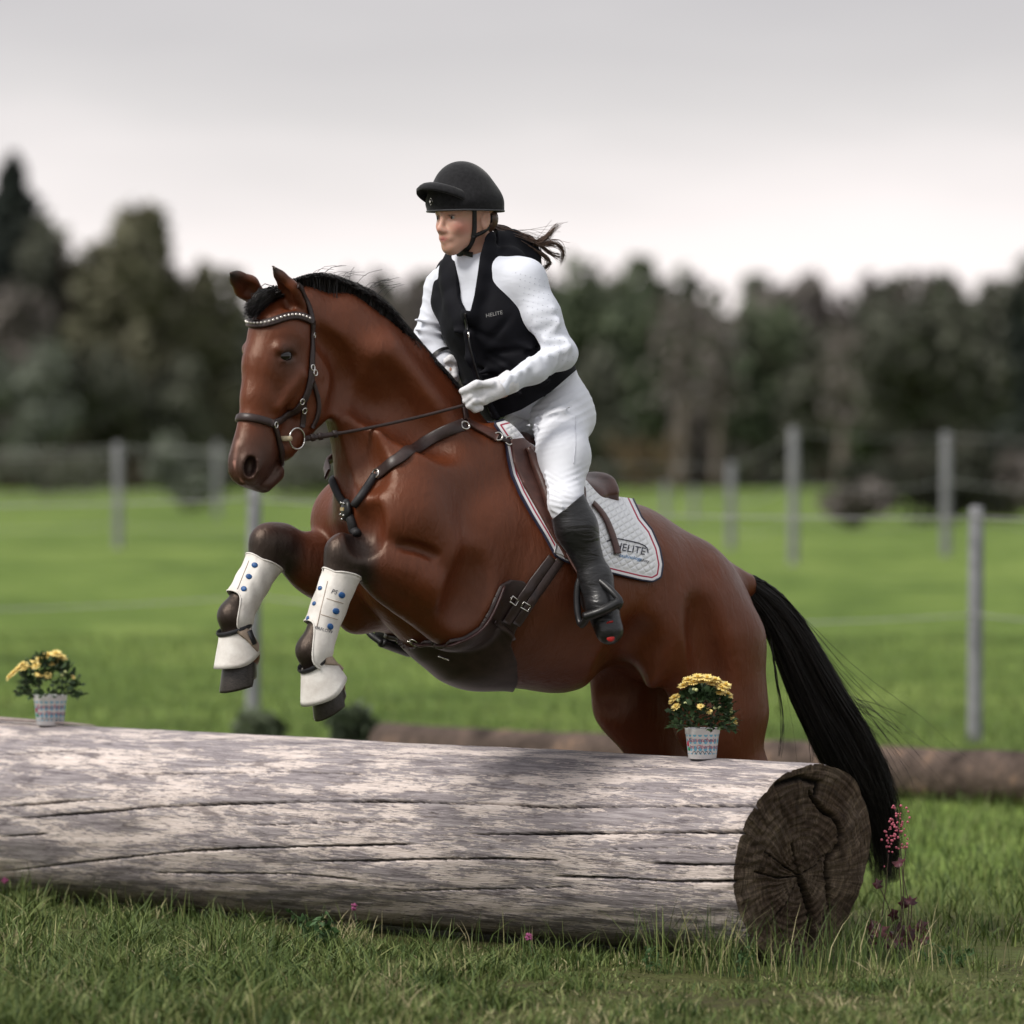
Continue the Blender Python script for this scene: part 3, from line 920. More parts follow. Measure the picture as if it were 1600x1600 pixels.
for j, k in enumerate(('brown', 'dark', 'green')):
    A = np.vstack(mb_v[k]); Vs.append(A); mi.append(np.full(len(A) // 4, j))
V = np.vstack(Vs)
wood = mesh_obj('woodland', V, np.arange(len(V)).reshape(-1, 4), LM['brown'])
wood.data.materials.append(LM['dark']); wood.data.materials.append(LM['green'])
wood.data.polygons.foreach_set('material_index', np.concatenate(mi).astype(np.int32))
tag(wood, 'far brown and green wood closing the meadow', None, kind='stuff')

# ================================================================== grass
def blades(P, hgt, wid, rng, lean=.35):
    n = len(P); a = rng.uniform(0, 6.283, n); d = np.stack([np.cos(a), np.sin(a), np.zeros(n)], 1)
    s = np.stack([-d[:, 1], d[:, 0], np.zeros(n)], 1)
    ang = rng.uniform(0, 3.14, n); s = np.cos(ang)[:, None] * s + np.sin(ang)[:, None] * d
    ln = np.abs(rng.normal(lean, lean * .6, n))
    rows = []
    for t, w in ((0, 1.0), (.4, .85), (.75, .5), (1.0, .06)):
        c = P + d * (hgt * ln * t ** 1.8)[:, None] + np.array([0, 0, 1.0]) * (hgt * (t - .28 * ln * t ** 2))[:, None]
        rows.append(c - s * (wid * w)[:, None]); rows.append(c + s * (wid * w)[:, None])
    V = np.stack(rows, 1).reshape(-1, 3)
    b = np.arange(n)[:, None] * 8
    F = np.concatenate([b + np.array([[0, 1, 3, 2]]), b + np.array([[2, 3, 5, 4]]), b + np.array([[4, 5, 7, 6]])])
    tint = np.repeat(rng.uniform(0, 1, n), 8)
    return V, F, tint
def grass_mat(name, dry):
    t = NT(name); tn = t.attr('tint').outputs['Fac']
    c = t.ramp(tn, [(0, (.036, .064, .015)), (.36, (.090, .132, .032)), (.78 - dry * .5, (.165, .200, .062)), (.9 - dry * .35, (.27, .26, .12)), (1.0, (.42, .36, .215))])
    t.fin(c, .6, None, .25)
    return t.m
rng = np.random.default_rng(77)
n0 = 122000
Zg = 13.9 + 5.6 * rng.uniform(0, 1, n0) ** 1.1; Xg = rng.uniform(-1.2, 1.2, n0) * Zg * 800 / FPX * 1.03
dens = lump(Xg * 3, Zg * 3, 41, 1.0)
lush = np.clip(.25 * np.clip((.2 - Xg) / 1.2, 0, 1) + .48 + .75 * lump(Xg * 2.6, Zg * 3.4, 43, .9) - .26 * Xg - .16 * (Zg - 15.0), 0, 1)
keep = rng.uniform(0, 1, n0) < np.clip(.46 + .72 * dens, .03, 1)
rel = np.stack([Xg, Zg - DIST], 1) - LR[:2]
sl_ = rel @ LD[:2]; tl_ = np.abs(rel @ LN[:2])
keep &= ~((sl_ > -.02) & (sl_ < LLEN) & (tl_ < .20))
keep &= ~((sl_ > 0) & ((rel @ LN[:2]) < 0) & (Zg > 17.2))
Xg, Zg, lush, tl_, sl_ = Xg[keep], Zg[keep], lush[keep], tl_[keep], sl_[keep]
hg_ = (.014 + .082 * lush ** 1.8) * rng.uniform(.3, 1.5, len(Xg))
edge = (tl_ < .42) & (sl_ > -.5)
hg_[(sl_ < .30) & (sl_ > -1.1) & (Zg > 14.8)] *= .38
hg_[edge] *= rng.uniform(.5, 1.2, edge.sum()) * np.clip(1.0 + .5 * (sl_[edge] - 1.2), 1, 2.0)
P = np.stack([Xg, Zg - DIST, np.interp(Zg, [0, 30], [0, 0]) + lump(Xg, Zg, 3, 1.2) * .012 - .004], 1)
hg_ *= .55 + .9 * np.clip(.5 + .7 * lump(Xg * 7, Zg * 7, 53, 1.6), 0, 1.3)
V, F, tn_ = blades(P, hg_, .0012 + .0013 * rng.uniform(0, 1, len(P)) + .0010 * lush, rng, .75)
patchy = np.clip(.5 + .55 * lump(Xg * 5, Zg * 5, 51, 1.3), 0, 1)
tn_ = np.clip(tn_ * np.repeat(.45 + .40 * (1 - lush) + .55 * patchy, 8), 0, 1)
gr = mesh_obj('grass', V, F, grass_mat('grass_near', .2), attr={'tint': tn_})
tag(gr, 'rough mown grass in front of the log', None, kind='stuff')
# longer stalks at the log's foot and beside the sawn end
n1 = 2900
s_ = np.where(rng.uniform(0, 1, n1) < .55, rng.uniform(-.75, 3.6, n1), rng.normal(-.10, .22, n1)); o_ = .24 + np.abs(rng.normal(0, .10, n1))
o_ = np.where(s_ < -.02, rng.uniform(-.45, .5, n1), o_)
P = LR + LD * s_[:, None] + LN * o_[:, None]; P[:, 2] = -.005

V, F, tn_ = blades(P, rng.uniform(.03, 1, n1) ** 2.6 * .24 * np.where((s_ < .4), 1.0, .6), rng.uniform(.0011, .0022, n1), rng, .38)
gs = mesh_obj('grass', V, F, grass_mat('grass_stalks', .1), attr={'tint': tn_ ** 1.6})
tag(gs, 'long thin grass stalks growing against the foot of the log', None, kind='stuff')
# tussocks and rank tufts on the bank in front of the log
TP = []; TH_ = []; TW = []; TT_ = []
for i in range(150):
    px = rng.uniform(-20, 1620) if i > 60 else rng.uniform(-20, 700)
    py = rng.uniform(1425 + .05 * px, 1620); Zt = FPX * CAMZ / (py - HORIZON); x = (px - 800) / FPX * Zt
    rel = np.array([x, Zt - DIST]) - LR[:2]
    if rel @ LN[:2] < .27 and rel @ LD[:2] > -.35: continue
    k_ = rng.integers(40, 150); sp_ = rng.uniform(.03, .09)
    o_ = rng.normal(0, sp_, (k_, 2)); TP.append(np.stack([x + o_[:, 0], Zt - DIST + o_[:, 1], np.zeros(k_) - .004], 1))
    hs_ = rng.uniform(.05, .13) * np.interp(px, [0, 700, 1600], [1.15, .9, .65])
    TH_.append(hs_ * rng.uniform(.4, 1.2, k_) * np.exp(-(o_ ** 2).sum(1) / (3 * sp_ ** 2))); TW.append(rng.uniform(.0012, .0030, k_))
    dryness = rng.uniform(.2, 1.0) if rng.uniform() < .3 else rng.uniform(0, .45)
    TT_.append(np.clip(rng.normal(dryness, .18, k_), 0, 1))
TP = np.vstack(TP); V, F, tn_ = blades(TP, np.concatenate(TH_), np.concatenate(TW), rng, .6)
gt = mesh_obj('grass', V, F, grass_mat('grass_tufts', .2), attr={'tint': np.repeat(np.concatenate(TT_), 8)})
tag(gt, 'rank grass tufts on the bank before the log', None, kind='stuff')
# meadow behind
n2 = 48000
Zg = 16.6 + 24 * rng.uniform(0, 1, n2) ** 1.2; Xg = rng.uniform(-1, 1, n2) * Zg * 800 / FPX * 1.15
rel = np.stack([Xg, Zg - DIST], 1) - LR[:2]; sl_ = rel @ LD[:2]; tt_ = rel @ LN[:2]
k = (tt_ < -.28) | (sl_ < -.75)
Xg, Zg = Xg[k], Zg[k]
P = np.stack([Xg, Zg - DIST, gz(Zg)], 1)
hh = rng.uniform(.03, .085, len(P)) * np.clip(1 + .6 * lump(Xg * 1.5, Zg * 1.5, 47, 1.0), .4, 2)
V, F, tn_ = blades(P, hh, rng.uniform(.002, .0045, len(P)), rng, .4)
gm = mesh_obj('grass', V, F, grass_mat('grass_meadow', 0), attr={'tint': tn_ * .8})
tag(gm, 'green meadow grass behind the log', None, kind='stuff')

# ================================================================== the horse
PM = FPX / DIST                    # pixels per metre at the horse
HB = Plane(31, (0, 0, 0))
H = HB.pixel
hs = Skin([HB.U, HB.V, (0, 0, 1)], (0, 0, 0), (-1.15, -0.47, -0.02), (1.25, 0.47, 2.12), 0.0065)
def q(r): return r / PM
def trunk(a, b, k=0.05):
    hs.limb(H(a[0], a[1]), H(b[0], b[1]), q(a[2]), q(b[2]), k, a[3], b[3])
# barrel, loin, croup (x, y, radius px, half width m)
chain = [(1094, 972, 82, .18), (1044, 952, 116, .24), (960, 915, 126, .262), (868, 922, 154, .295),
         (792, 893, 172, .28), (722, 852, 172, .235), (652, 818, 128, .205)]
for a, b in zip(chain, chain[1:]): trunk(a, b, .06)
# withers ridge
hs.limb(H(748, 724), H(850, 806), q(52), q(54), .10, .08, .12)
# breast: point of shoulder each side, keel between
hs.limb(H(640, 740, .10), H(612, 800, .135), q(72), q(66), .07)
hs.limb(H(600, 748, -.08), H(580, 806, -.11), q(62), q(50), .07)
hs.limb(H(566, 800), H(622, 905), q(42), q(46), .06)
hs.limb(H(622, 905), H(735, 985), q(46), q(80), .07)
# shoulder blade and upper arm, near and far
for sd, dx in ((1, 0), (-1, -88)):
    hs.limb(H(772 + dx, 705, sd * .12), H(640 + dx, 815, sd * .185), q(44), q(56), .07, .05, .075)
    hs.limb(H(640 + dx, 815, sd * .165), H(715 + dx, 925, sd * .185), q(62), q(60), .07)
    hs.limb(H(760 + dx, 850, sd * .20), H(705 + dx, 935, sd * .20), q(62), q(48), .07, .06, .07)      # triceps
# neck
nk = [(690, 768, 118, .165), (628, 674, 100, .138), (592, 616, 88, .112), (556, 568, 76, .090), (520, 528, 62, .074), (484, 504, 50, .068)]
for a, b in zip(nk, nk[1:]): trunk(a, b, .05)
hs.limb(H(722, 660), H(640, 562), q(30), q(22), .05, .045, .04)       # crest
hs.limb(H(640, 562), H(540, 484), q(22), q(22), .05, .04, .04)
hs.limb(H(545, 650, .02), H(558, 760, .02), q(28), q(34), .05)         # windpipe
hs.limb(H(540, 600, .07), H(600, 760, .13), q(26), q(34), .05)         # neck muscle bands
hs.limb(H(600, 560, .08), H(700, 700, .12), q(34), q(40), .06, .05, .05)
# near foreleg
def foreleg(el, fo, kn, l, dl=0.0):
    (ex, ey), (kx, ky) = el, kn
    L = l
    hs.limb(H(ex, ey, L + .01), H((ex * .45 + kx * .55), (ey * .45 + ky * .55) - 2, L), q(56), q(40), .05, .07, .058)
    hs.limb(H((ex * .45 + kx * .55), (ey * .45 + ky * .55) - 2, L), H(kx + 16, ky + 1, L), q(40), q(31), .035)
    hs.limb(H(kx + 14, ky - 2, L), H(kx - 4, ky - 2, L), q(31), q(30), .025, .052, .052)
    hs.limb(H(kx - 4, ky - 2, L), H(kx - 11, ky + 22, L), q(31), q(26), .025, .05, .046)
    fx, fy = fo
    hs.limb(H(kx - 11, ky + 22, L), H(fx, fy, L), q(22), q(19), .02, .036, .034)
    hs.limb(H(kx + 8, ky + 28, L), H(fx + 13, fy - 4, L), q(11), q(13), .02)              # tendon
    hs.blob(H(fx + 2, fy, L), q(25), .02)
hs.limb(H(705, 930, .185), H(650, 905, .18), q(64), q(58), .05, .09, .08)
foreleg((694, 938), (487, 1016), (543, 868), .165)
hs.blob(H(716, 975, .19), (.07, .05, .055), .06)                        # elbow
# pastern and coronet (the hoof itself is a part)
hs.limb(H(487, 1018, .165), H(502, 1052, .165), q(21), q(22), .02)
hs.limb(H(502, 1052, .165), H(511, 1075, .165), q(23), q(28), .02)
# far foreleg
hs.limb(H(620, 900, -.16), H(568, 955, -.175), q(66), q(34), .05)
hs.limb(H(590, 925, -.175), H(500, 893, -.17), q(50), q(38), .04)
hs.blob(H(553, 964, -.175), q(24), .03)
foreleg((560, 915), (364, 962), (425, 852), -.16)
hs.limb(H(364, 964, -.16), H(372, 996, -.16), q(20), q(21), .02)
hs.limb(H(372, 996, -.16), H(378, 1024, -.16), q(23), q(28), .02)
# hind legs
def hind(pts):
    for a, b in zip(pts, pts[1:]):
        hs.limb(H(a[0], a[1], a[2]), H(b[0], b[1], b[2]), q(a[3]), q(b[3]), a[4], a[5], b[5])
# near: haunch, thigh, gaskin
hs.limb(H(1075, 925, .13), H(1030, 985, .19), q(68), q(76), .08, .09, .085)
hs.limb(H(1030, 985, .20), H(1000, 1030, .19), q(70), q(48), .07, .08, .07)
hs.limb(H(1100, 934, .09), H(1136, 1006, .15), q(54), q(58), .06, .08, .10)
hs.limb(H(1136, 1006, .15), H(1150, 1110, .165), q(58), q(54), .05, .10, .09)
hs.limb(H(1100, 1000, .19), H(1120, 1120, .175), q(88), q(70), .06, .09, .08)
hind([(1120, 1120, .175, 74, .05, .08), (1158, 1215, .17, 48, .04, .06), (1190, 1300, .165, 30, .03, .045)])
hind([(1190, 1300, .165, 33, .025, .045), (1158, 1385, .165, 21, .02, .034), (1140, 1442, .165, 26, .02, .042), (1122, 1470, .165, 24, .02, .042)])
# far
hs.limb(H(985, 960, -.15), H(985, 1090, -.18), q(90), q(66), .06, .10, .08)
hs.limb(H(1060, 950, -.13), H(1068, 1100, -.16), q(80), q(62), .06, .10, .08)
hind([(1000, 1090, -.175, 78, .05, .085), (1050, 1210, -.17, 50, .04, .06), (1095, 1300, -.165, 30, .03, .045)])
hind([(1095, 1300, -.165, 33, .025, .045), (1064, 1385, -.165, 21, .02, .034), (1046, 1440, -.165, 26, .02, .042), (1028, 1468, -.165, 24, .02, .042)])
# dock of the tail
hs.limb(H(1120, 905), H(1162, 915), q(36), q(22), .04)
# hollows that draw the muscles, laid on the skin
def hollow(px, r, k=.05, out=.80, n=9):
    k = k * 1.5
    P = [trace(hs, x, y) for x, y in catmull(px, n)]
    P = smooth_rows([p + np.array([0, -r * out, 0]) for p in P], 2)
    for a, b in zip(P, P[1:]): hs.limb(a, b, r, r, k, op='cut')
def swell(px, r, k=.06, inn=.6, n=7):
    P = [trace(hs, x, y) for x, y in catmull(px, n)]
    P = smooth_rows([p + np.array([0, r * inn, 0]) for p in P], 2)
    for a, b in zip(P, P[1:]): hs.limb(a, b, r, r, k)
swell([(600, 876), (640, 892), (680, 930)], .030, .06, .9)                                # forearm muscle
hollow([(628, 852), (655, 857), (680, 868)], .006, .016, .4)       # crease above the forearm
hollow([(748, 885), (742, 920), (724, 962)], .018, .06, .9)                    # behind the elbow
hollow([(575, 800), (572, 830), (566, 852)], .014, .04)                                # beside the breastbone
hollow([(552, 660), (562, 705), (580, 745)], .018, .05)                                # jugular groove
hollow([(600, 590), (640, 650), (690, 690)], .014, .07)                                # neck muscle line
hollow([(535, 560), (560, 610), (590, 640)], .012, .06)
hollow([(1002, 1000), (980, 1045), (952, 1088)], .022, .07)                            # flank
hollow([(1098, 955), (1108, 1010), (1118, 1080)], .014, .06)                           # hamstring line

# head, turned a little further towards us
POLL = H(470, 492)
HH = Plane(46, POLL)
def h(px, py, l=0.0): return HH.pixel(px, py, l)
def head(a, b, k=.03):
    hs.limb(h(a[0], a[1]), h(b[0], b[1]), q(a[2]), q(b[2]), k, a[3], b[3], n=HH.V)
hd = [(466, 492, 46, .072), (438, 528, 50, .084), (424, 572, 46, .074), (413, 622, 38, .056), (404, 672, 34, .048), (396, 708, 35, .052), (392, 730, 30, .05)]
for a, b in zip(hd, hd[1:]): head(a, b)
def both(fn):
    fn(lambda p: p, lambda n: n)
    fn(HH.mirror, lambda n: n - 2 * (n @ HH.V) * HH.V)
def cheeks(mp, mn):
    hs.blob(mp(h(484, 592, .056)), (q(66), .036, q(62)), .018, axes=[HH.U, HH.V, (0, 0, 1)])     # cheek
    hs.limb(mp(h(497, 628, .042)), mp(h(446, 700, .026)), q(26), q(17), .035)                        # jaw bone
both(cheeks)
hs.limb(h(470, 610), h(440, 690), q(34), q(26), .035, .045, .03, n=HH.V)
hs.limb(h(392, 738), h(402, 752), q(26), q(15), .02, .034, .03, n=HH.V)      # upper lip
hs.limb(h(428, 738), h(412, 757), q(17), q(13), .015, .03, .03, n=HH.V)      # chin
hs.limb(h(480, 520), h(505, 560), q(40), q(40), .05, .07, .08, n=HH.V)       # throat latch
def face(mp, mn):
    V_, Z_ = HH.V, np.array([0, 0, 1.0])
    e = EYE; ax = [mn(HH.U), mn(HH.V), Z_]
    hs.limb(mp(e + HH.U * .024 + Z_ * .022 - V_ * .010), mp(e - HH.U * .012 + Z_ * .024 - V_ * .008), .016, .013, .02)      # brow
    hs.blob(mp(e + V_ * .004), (.026, .011, .0165), .008, op='cut', axes=ax)                                               # socket
    hs.limb(mp(e + HH.U * .024 + Z_ * .013 + V_ * .0), mp(e - HH.U * .024 + Z_ * .012 + V_ * .0), .0050, .0045, .008)  # lids
    hs.limb(mp(e + HH.U * .022 - Z_ * .016 - V_ * .002), mp(e - HH.U * .022 - Z_ * .015 + V_ * .0), .004, .004, .008)
    hs.limb(mp(CREST0), mp(CREST1), .014, .010, .025)                                                                       # facial crest
    n_ = norm(HH.V * .8 + HH.U * .6)
    sdn = mn(np.cross(n_, Z_)); nn = mn(n_)
    hs.blob(mp(NOS - n_ * .012), (.030, .030, .036), .03)                                                                  # flare
    hs.blob(mp(NOS + n_ * .010), (.019, .031, .036), .007, op='cut', axes=[sdn, norm(Z_ + HH.U * .25), nn])
EYE = trace(hs, 449, 556); CREST0 = trace(hs, 470, 585); CREST1 = trace(hs, 436, 636); NOS = trace(hs, 391, 730)
both(face)
hollow([(438, 722), (427, 741), (410, 757)], .004, .006, .3)                            # mouth
hollow([(503, 525), (532, 560), (540, 600), (526, 640)], .022, .025, .55)                  # behind the jaw
# ears: leaf-shaped cups
def ear(base, mid, tip, face):
    ax = norm(tip - base); fc = norm(face - (face @ ax) * ax)
    sd = np.cross(ax, fc)
    for a, b, ra, rb in ((base, mid, .027, .038), (mid, (mid + tip) / 2, .038, .024), ((mid + tip) / 2, tip, .024, .003)):
        hs.limb(a, b, ra, rb, .012, ra * .62, rb * .62, n=fc)
    m0 = base + (mid - base) * .35 + fc * .032; m1 = mid + fc * .032; m2 = (mid * .45 + tip * .55) + fc * .021
    hs.limb(m0, m1, .016, .026, .008, op='cut'); hs.limb(m1, m2, .026, .010, .008, op='cut')
EARS = [(h(468, 476, .05), h(452, 450, .055), h(425, 414, .05)), (h(409, 472, -.05), h(385, 448, -.055), h(358, 423, -.05))]
ear(*EARS[0], norm(-HH.V * .15 + HH.U * .9 - np.array([0, 0, .3])))
ear(*EARS[1], norm(HH.V * .75 + HH.U * .55 - np.array([0, 0, .3])))

HV, HQ = hs.mesh()
HV = relax(HV, HQ, 3)
HBVH = bvh_of(HV, HQ)

# coat: bay with black points, darker round eye and muzzle (true coat colours)
def paint(V):
    n = len(V)
    C = np.tile(np.array([[.098, .0240, .0082]]), (n, 1))
    def blend(w, col):
        w = np.clip(w, 0, 1)[:, None]; C[:] = C * (1 - w) + np.array(col) * w
    def near(c, r, soft): return np.clip((r - np.linalg.norm(V - c, axis=1)) / soft + .5, 0, 1)
    def seg(a, b, r, soft):
        ab = b - a; t = np.clip(((V - a) @ ab) / (ab @ ab), 0, 1)
        return np.clip((r - np.linalg.norm(V - a - t[:, None] * ab, axis=1)) / soft + .5, 0, 1)
    blk = (.012, .010, .011)
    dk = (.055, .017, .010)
    # broad soft darker patches over shoulder, belly and breast
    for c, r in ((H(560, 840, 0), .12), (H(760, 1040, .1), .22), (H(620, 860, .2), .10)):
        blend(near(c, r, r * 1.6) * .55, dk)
    for sd in (1, -1):
        ep = EYE; np_ = NOS
        if sd < 0: ep = HH.mirror(ep); np_ = HH.mirror(np_)
        blend(near(ep, .045, .06) * .75, (.03, .013, .01))
        blend(near(ep, .018, .02) * .9, (.012, .008, .008))
        blend(near(ep + HH.U * 0 - np.array([0, 0, .07]), .04, .08) * .35, (.05, .02, .015))
    blend(seg(h(388, 722), h(412, 755), .088, .07) * .85, (.036, .021, .019))
    blend(near(NOS, .03, .03) * .8, (.014, .011, .011))
    blend(near(HH.mirror(NOS), .03, .03) * .8, (.014, .011, .011))
    blend(seg(trace(hs, 366, 722), trace(hs, 379, 752), .005, .006) * .9, (.42, .22, .18))
    blend(seg(trace(hs, 372, 690), trace(hs, 368, 715), .005, .012) * .5, (.42, .24, .2))      # snip of pink skin
    for e_ in EARS:
        blend(near(e_[2], .05, .06), blk)
        blend(seg(e_[0], e_[1], .022, .03) * .45, (.05, .022, .014))
    for kx, ky, fx, fy, l in ((543, 868, 487, 1016, .165), (425, 852, 364, 962, -.16)):
        blend(seg(H(kx + 4, ky, l), H(kx - 8, ky + 10, l), .076, .05), blk)
        blend(seg(H(kx - 10, ky + 20, l), H(fx, fy + 10, l), .10, .05), (.015, .011, .010))
        blend(seg(H(kx + 70, ky + 34, l), H(kx + 20, ky + 10, l), .055, .10) * .7, blk)
    blend(near(H(506, 1048, .165), .028, .02) * .8, (.22, .14, .10))
    for hx, fx, l in ((1190, 1140, .165), (1095, 1046, -.165)):
        blend(seg(H(hx, 1270, l), H(fx, 1450, l), .13, .08), blk)
    # inner flank skin
    return C
hm = NT('bay_coat')
v_ = hm.coord('Object')
ca = hm.attr('coat').outputs['Color']
n1 = hm.noise(v_, 5.0, 5, .6, .6)
n2 = hm.noise(hm.coord('Object', (30, 30, 170), (.3, .6, .2)), 6.0, 3, .6)
c = hm.mix(hm.maprange(n1, .38, .72), ca, hm.mix(1.0, ca, (.62, .60, .62), 'MULTIPLY'))
c = hm.mix(hm.math('MULTIPLY', n2, .40), c, hm.mix(1.0, ca, (1.9, 1.85, 1.7), 'MULTIPLY'))
fine = hm.noise(hm.coord('Object', (60, 60, 260), (.3, .5, .1)), 9.0, 3, .6)
wr = hm.noise(hm.coord('Object', (6, 6, 2.2)), 6.0, 3, .5, .8)
vein = hm.noise(hm.coord('Object', (9, 9, 6), (.2, .5, .1)), 2.0, 4, .55, 1.4)
nb = hm.bump(fine, .25, .002, hm.bump(vein, .22, .010, hm.bump(wr, .22, .014)))
hm.fin(c, hm.maprange(n1, .3, .7, .31, .45), nb, .52, 0, .0, 0, 0, 0, (1.0, .78, .64))
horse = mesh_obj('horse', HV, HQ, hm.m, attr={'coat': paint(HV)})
tag(horse, 'bay horse with black mane and tail jumping over the log', 'horse')

# eyes
me_ = NT('horse_eye'); me_.fin((.005, .0035, .0035), .07, None, .6)
for sd in (1, -1):
    c_ = EYE - HH.V * .0095
    if sd < 0: c_ = HH.mirror(c_)
    V, F = sphere(c_, (.0245, .0165, .0195), 20, 14, axes=[HH.U, HH.V, (0, 0, 1)])
    mesh_obj('eye', V, F, me_.m, horse)

# hooves
def hoof(top, ax, fwd, r0, r1, hgt):
    ax = norm(ax); fwd = norm(fwd - (fwd @ ax) * ax); sd = np.cross(ax, fwd)
    V = []; F = []; S = 28
    rows = [(0, .92, 0), (.06, 1.0, 0), (.5, 1.0, 0), (.92, 1.0, 0), (1.0, .97, 0), (1.0, .80, 0), (.93, .55, 0), (.9, 0.02, 0)]
    for t, m, _ in rows:
        rr = (r0 + (r1 - r0) * min(t, 1)) * m
        for j in range(S):
            a = 2 * math.pi * j / S
            ext = 1.12 if math.cos(a) > 0 else .92
            off = fwd * (t * .030)
            V.append(top + ax * hgt * t * (1.0 if math.cos(a) > -.3 else .82) + off + (fwd * math.cos(a) * ext + sd * math.sin(a)) * rr)
    for i in range(len(rows) - 1):
        for j in range(S):
            k = (j + 1) % S
            F.append((i * S + j, i * S + k, (i + 1) * S + k, (i + 1) * S + j))
    return np.array(V), F
mh = NT('hoof_horn')
vv = mh.coord('Object')
mh.fin(mh.ramp(mh.noise(mh.coord('Object', (40, 40, 160)), 3, 4), [(.3, (.012, .010, .009)), (.75, (.06, .048, .042))]), .32, mh.bump(mh.noise(mh.coord('Object', (20, 20, 300)), 3, 3), .3, .002), .5)
HOOVES = {}
for nm, top, tip, r0, r1, hg in (('near', H(510, 1064, .165), H(533, 1100, .165), .05, .060, .078), ('far', H(377, 1020, -.16), H(390, 1074, -.16), .05, .060, .098)):
    V, F = hoof(top, tip - top, HB.U + np.array([0, 0, -.1]), r0, r1, hg)
    mesh_obj('hoof', V, F, mh.m, horse)
for px, l in ((1118, .165), (1024, -.165)):
    top = H(px, 1472, l)
    V, F = hoof(top, np.array([0, 0, -1.0]) + HB.U * .25, HB.U, .05, .062, max(.03, top[2] - .004))
    mesh_obj('hoof', V, F, mh.m, horse)

# hair: strands as thin three-sided locks, all of one part
def strands(paths, widths, sides=3):
    """paths: (n, m, 3); widths: (n, m)"""
    P = np.asarray(paths); W = np.asarray(widths); n, m, _ = P.shape
    T = norm(np.gradient(P, axis=1))
    ref = norm(RNG.normal(size=(n, 1, 3))) + np.zeros((1, m, 1))
    A = norm(np.cross(T, ref)); B = np.cross(T, A)
    an = np.arange(sides) * 2 * math.pi / sides
    V = P[:, :, None] + (np.cos(an)[None, None, :, None] * A[:, :, None] + np.sin(an)[None, None, :, None] * B[:, :, None]) * W[:, :, None, None]
    V = V.reshape(-1, 3)
    i = np.arange(n)[:, None, None]; j = np.arange(m - 1)[None, :, None]; k = np.arange(sides)[None, None, :]
    k2 = (k + 1) % sides
    b = (i * m + j) * sides; b2 = b + sides
    F = np.stack([b + k, b + k2, b2 + k2, b2 + k], -1).reshape(-1, 4)
    return V, F
mhair = NT('black_hair')
mhair.fin(mhair.ramp(mhair.noise(mhair.coord('Object'), 60, 3), [(.3, (.005, .0045, .005)), (.7, (.018, .014, .013)), (.85, (.045, .028, .020))]), .42, None, .45)
# tail
n, m = 2600, 13
core = catmull([H(1142, 903), H(1188, 926), H(1230, 985), H(1274, 1078), H(1326, 1175), H(1368, 1268), H(1386, 1378)], m)
wid = np.interp(np.linspace(0, 1, m), [0, .12, .35, .6, .85, 1], [.018, .048, .074, .088, .072, .038])
nl = 34; lk = RNG.integers(0, nl, n); lph = RNG.uniform(0, 2 * math.pi, nl); lrr = np.sqrt(RNG.uniform(0, 1, nl))
ph = lph[lk] + RNG.normal(0, .20, n); rr = np.clip(lrr[lk] + RNG.normal(0, .10, n), 0, 1.1)
Tn = norm(np.gradient(core, axis=0)); Nn = norm(np.cross(Tn, HB.V)); Bn = np.cross(Tn, Nn)
tt = np.linspace(0, 1, m)
amp = RNG.normal(0, 1.1, (nl, 3))[lk] + RNG.normal(0, .35, (n, 3)); frq = RNG.uniform(1.5, 3.5, (nl, 1))[lk] + RNG.normal(0, .2, (n, 1))
paths = core[None] + (np.cos(ph) * rr)[:, None, None] * Nn[None] * wid[None, :, None] + (np.sin(ph) * rr)[:, None, None] * Bn[None] * wid[None, :, None]
wob = np.sin(frq * tt[None] * 3 + ph[:, None]) * tt[None] ** 1.2 * .016
paths = paths + wob[:, :, None] * amp[:, None, :]
sc_ = np.clip(RNG.uniform(.72, 1.0, nl)[lk] + RNG.normal(0, .05, n), .5, 1.04)
sc_[:60] = 1.02
idx = np.clip(tt[None] * sc_[:, None] * (m - 1), 0, m - 1.001); i0 = idx.astype(int); fr = (idx - i0)[..., None]
ar = np.arange(n)[:, None]
paths = paths[ar, i0] * (1 - fr) + paths[ar, np.minimum(i0 + 1, m - 1)] * fr
# a few flyaway locks
fly = RNG.choice(n, 90, replace=False)
for f_ in fly:
    dirn = Nn * RNG.normal(0, .05) + np.array([RNG.normal(.02, .05), 0, RNG.normal(.01, .04)])
    paths[f_] += dirn * (tt[:, None] ** 2) * RNG.uniform(.6, 2.2)
W = np.interp(tt, [0, .7, 1], [.0015, .0012, .0003])[None] * RNG.uniform(.6, 1.4, (n, 1))
W[fly] *= .5
V, F = strands(paths, W)
# wisps hanging inside the tail
wisp = []
for a in ([(1205, 1000), (1212, 1060), (1222, 1120), (1217, 1180)], [(1215, 990), (1232, 1060), (1262, 1120), (1270, 1190)], [(1225, 1010), (1262, 1090), (1300, 1150), (1305, 1195)]):
    base = catmull([H(x, y, .0) for x, y in a], m)
    for _ in range(7):
        wisp.append(base + np.cumsum(RNG.normal(0, .0016, (m, 3)), 0))
for _ in range(9):
    a = H(1290 + RNG.uniform(0, 40), 1080 + RNG.uniform(0, 60)); e_ = H(1375 + RNG.uniform(-10, 45), 1120 + RNG.uniform(-15, 60))
    wisp.append(catmull([a, a * .6 + e_ * .4 + np.array([0, 0, .035]), e_], m))
V2, F2 = strands(np.array(wisp), np.tile(np.interp(tt, [0, 1], [.0016, .0005])[None], (len(wisp), 1)))
V = np.vstack([V, V2]); F = np.vstack([F, F2 + len(V) - len(V2)])
mesh_obj('tail', V, F, mhair.m, horse, attr=None)
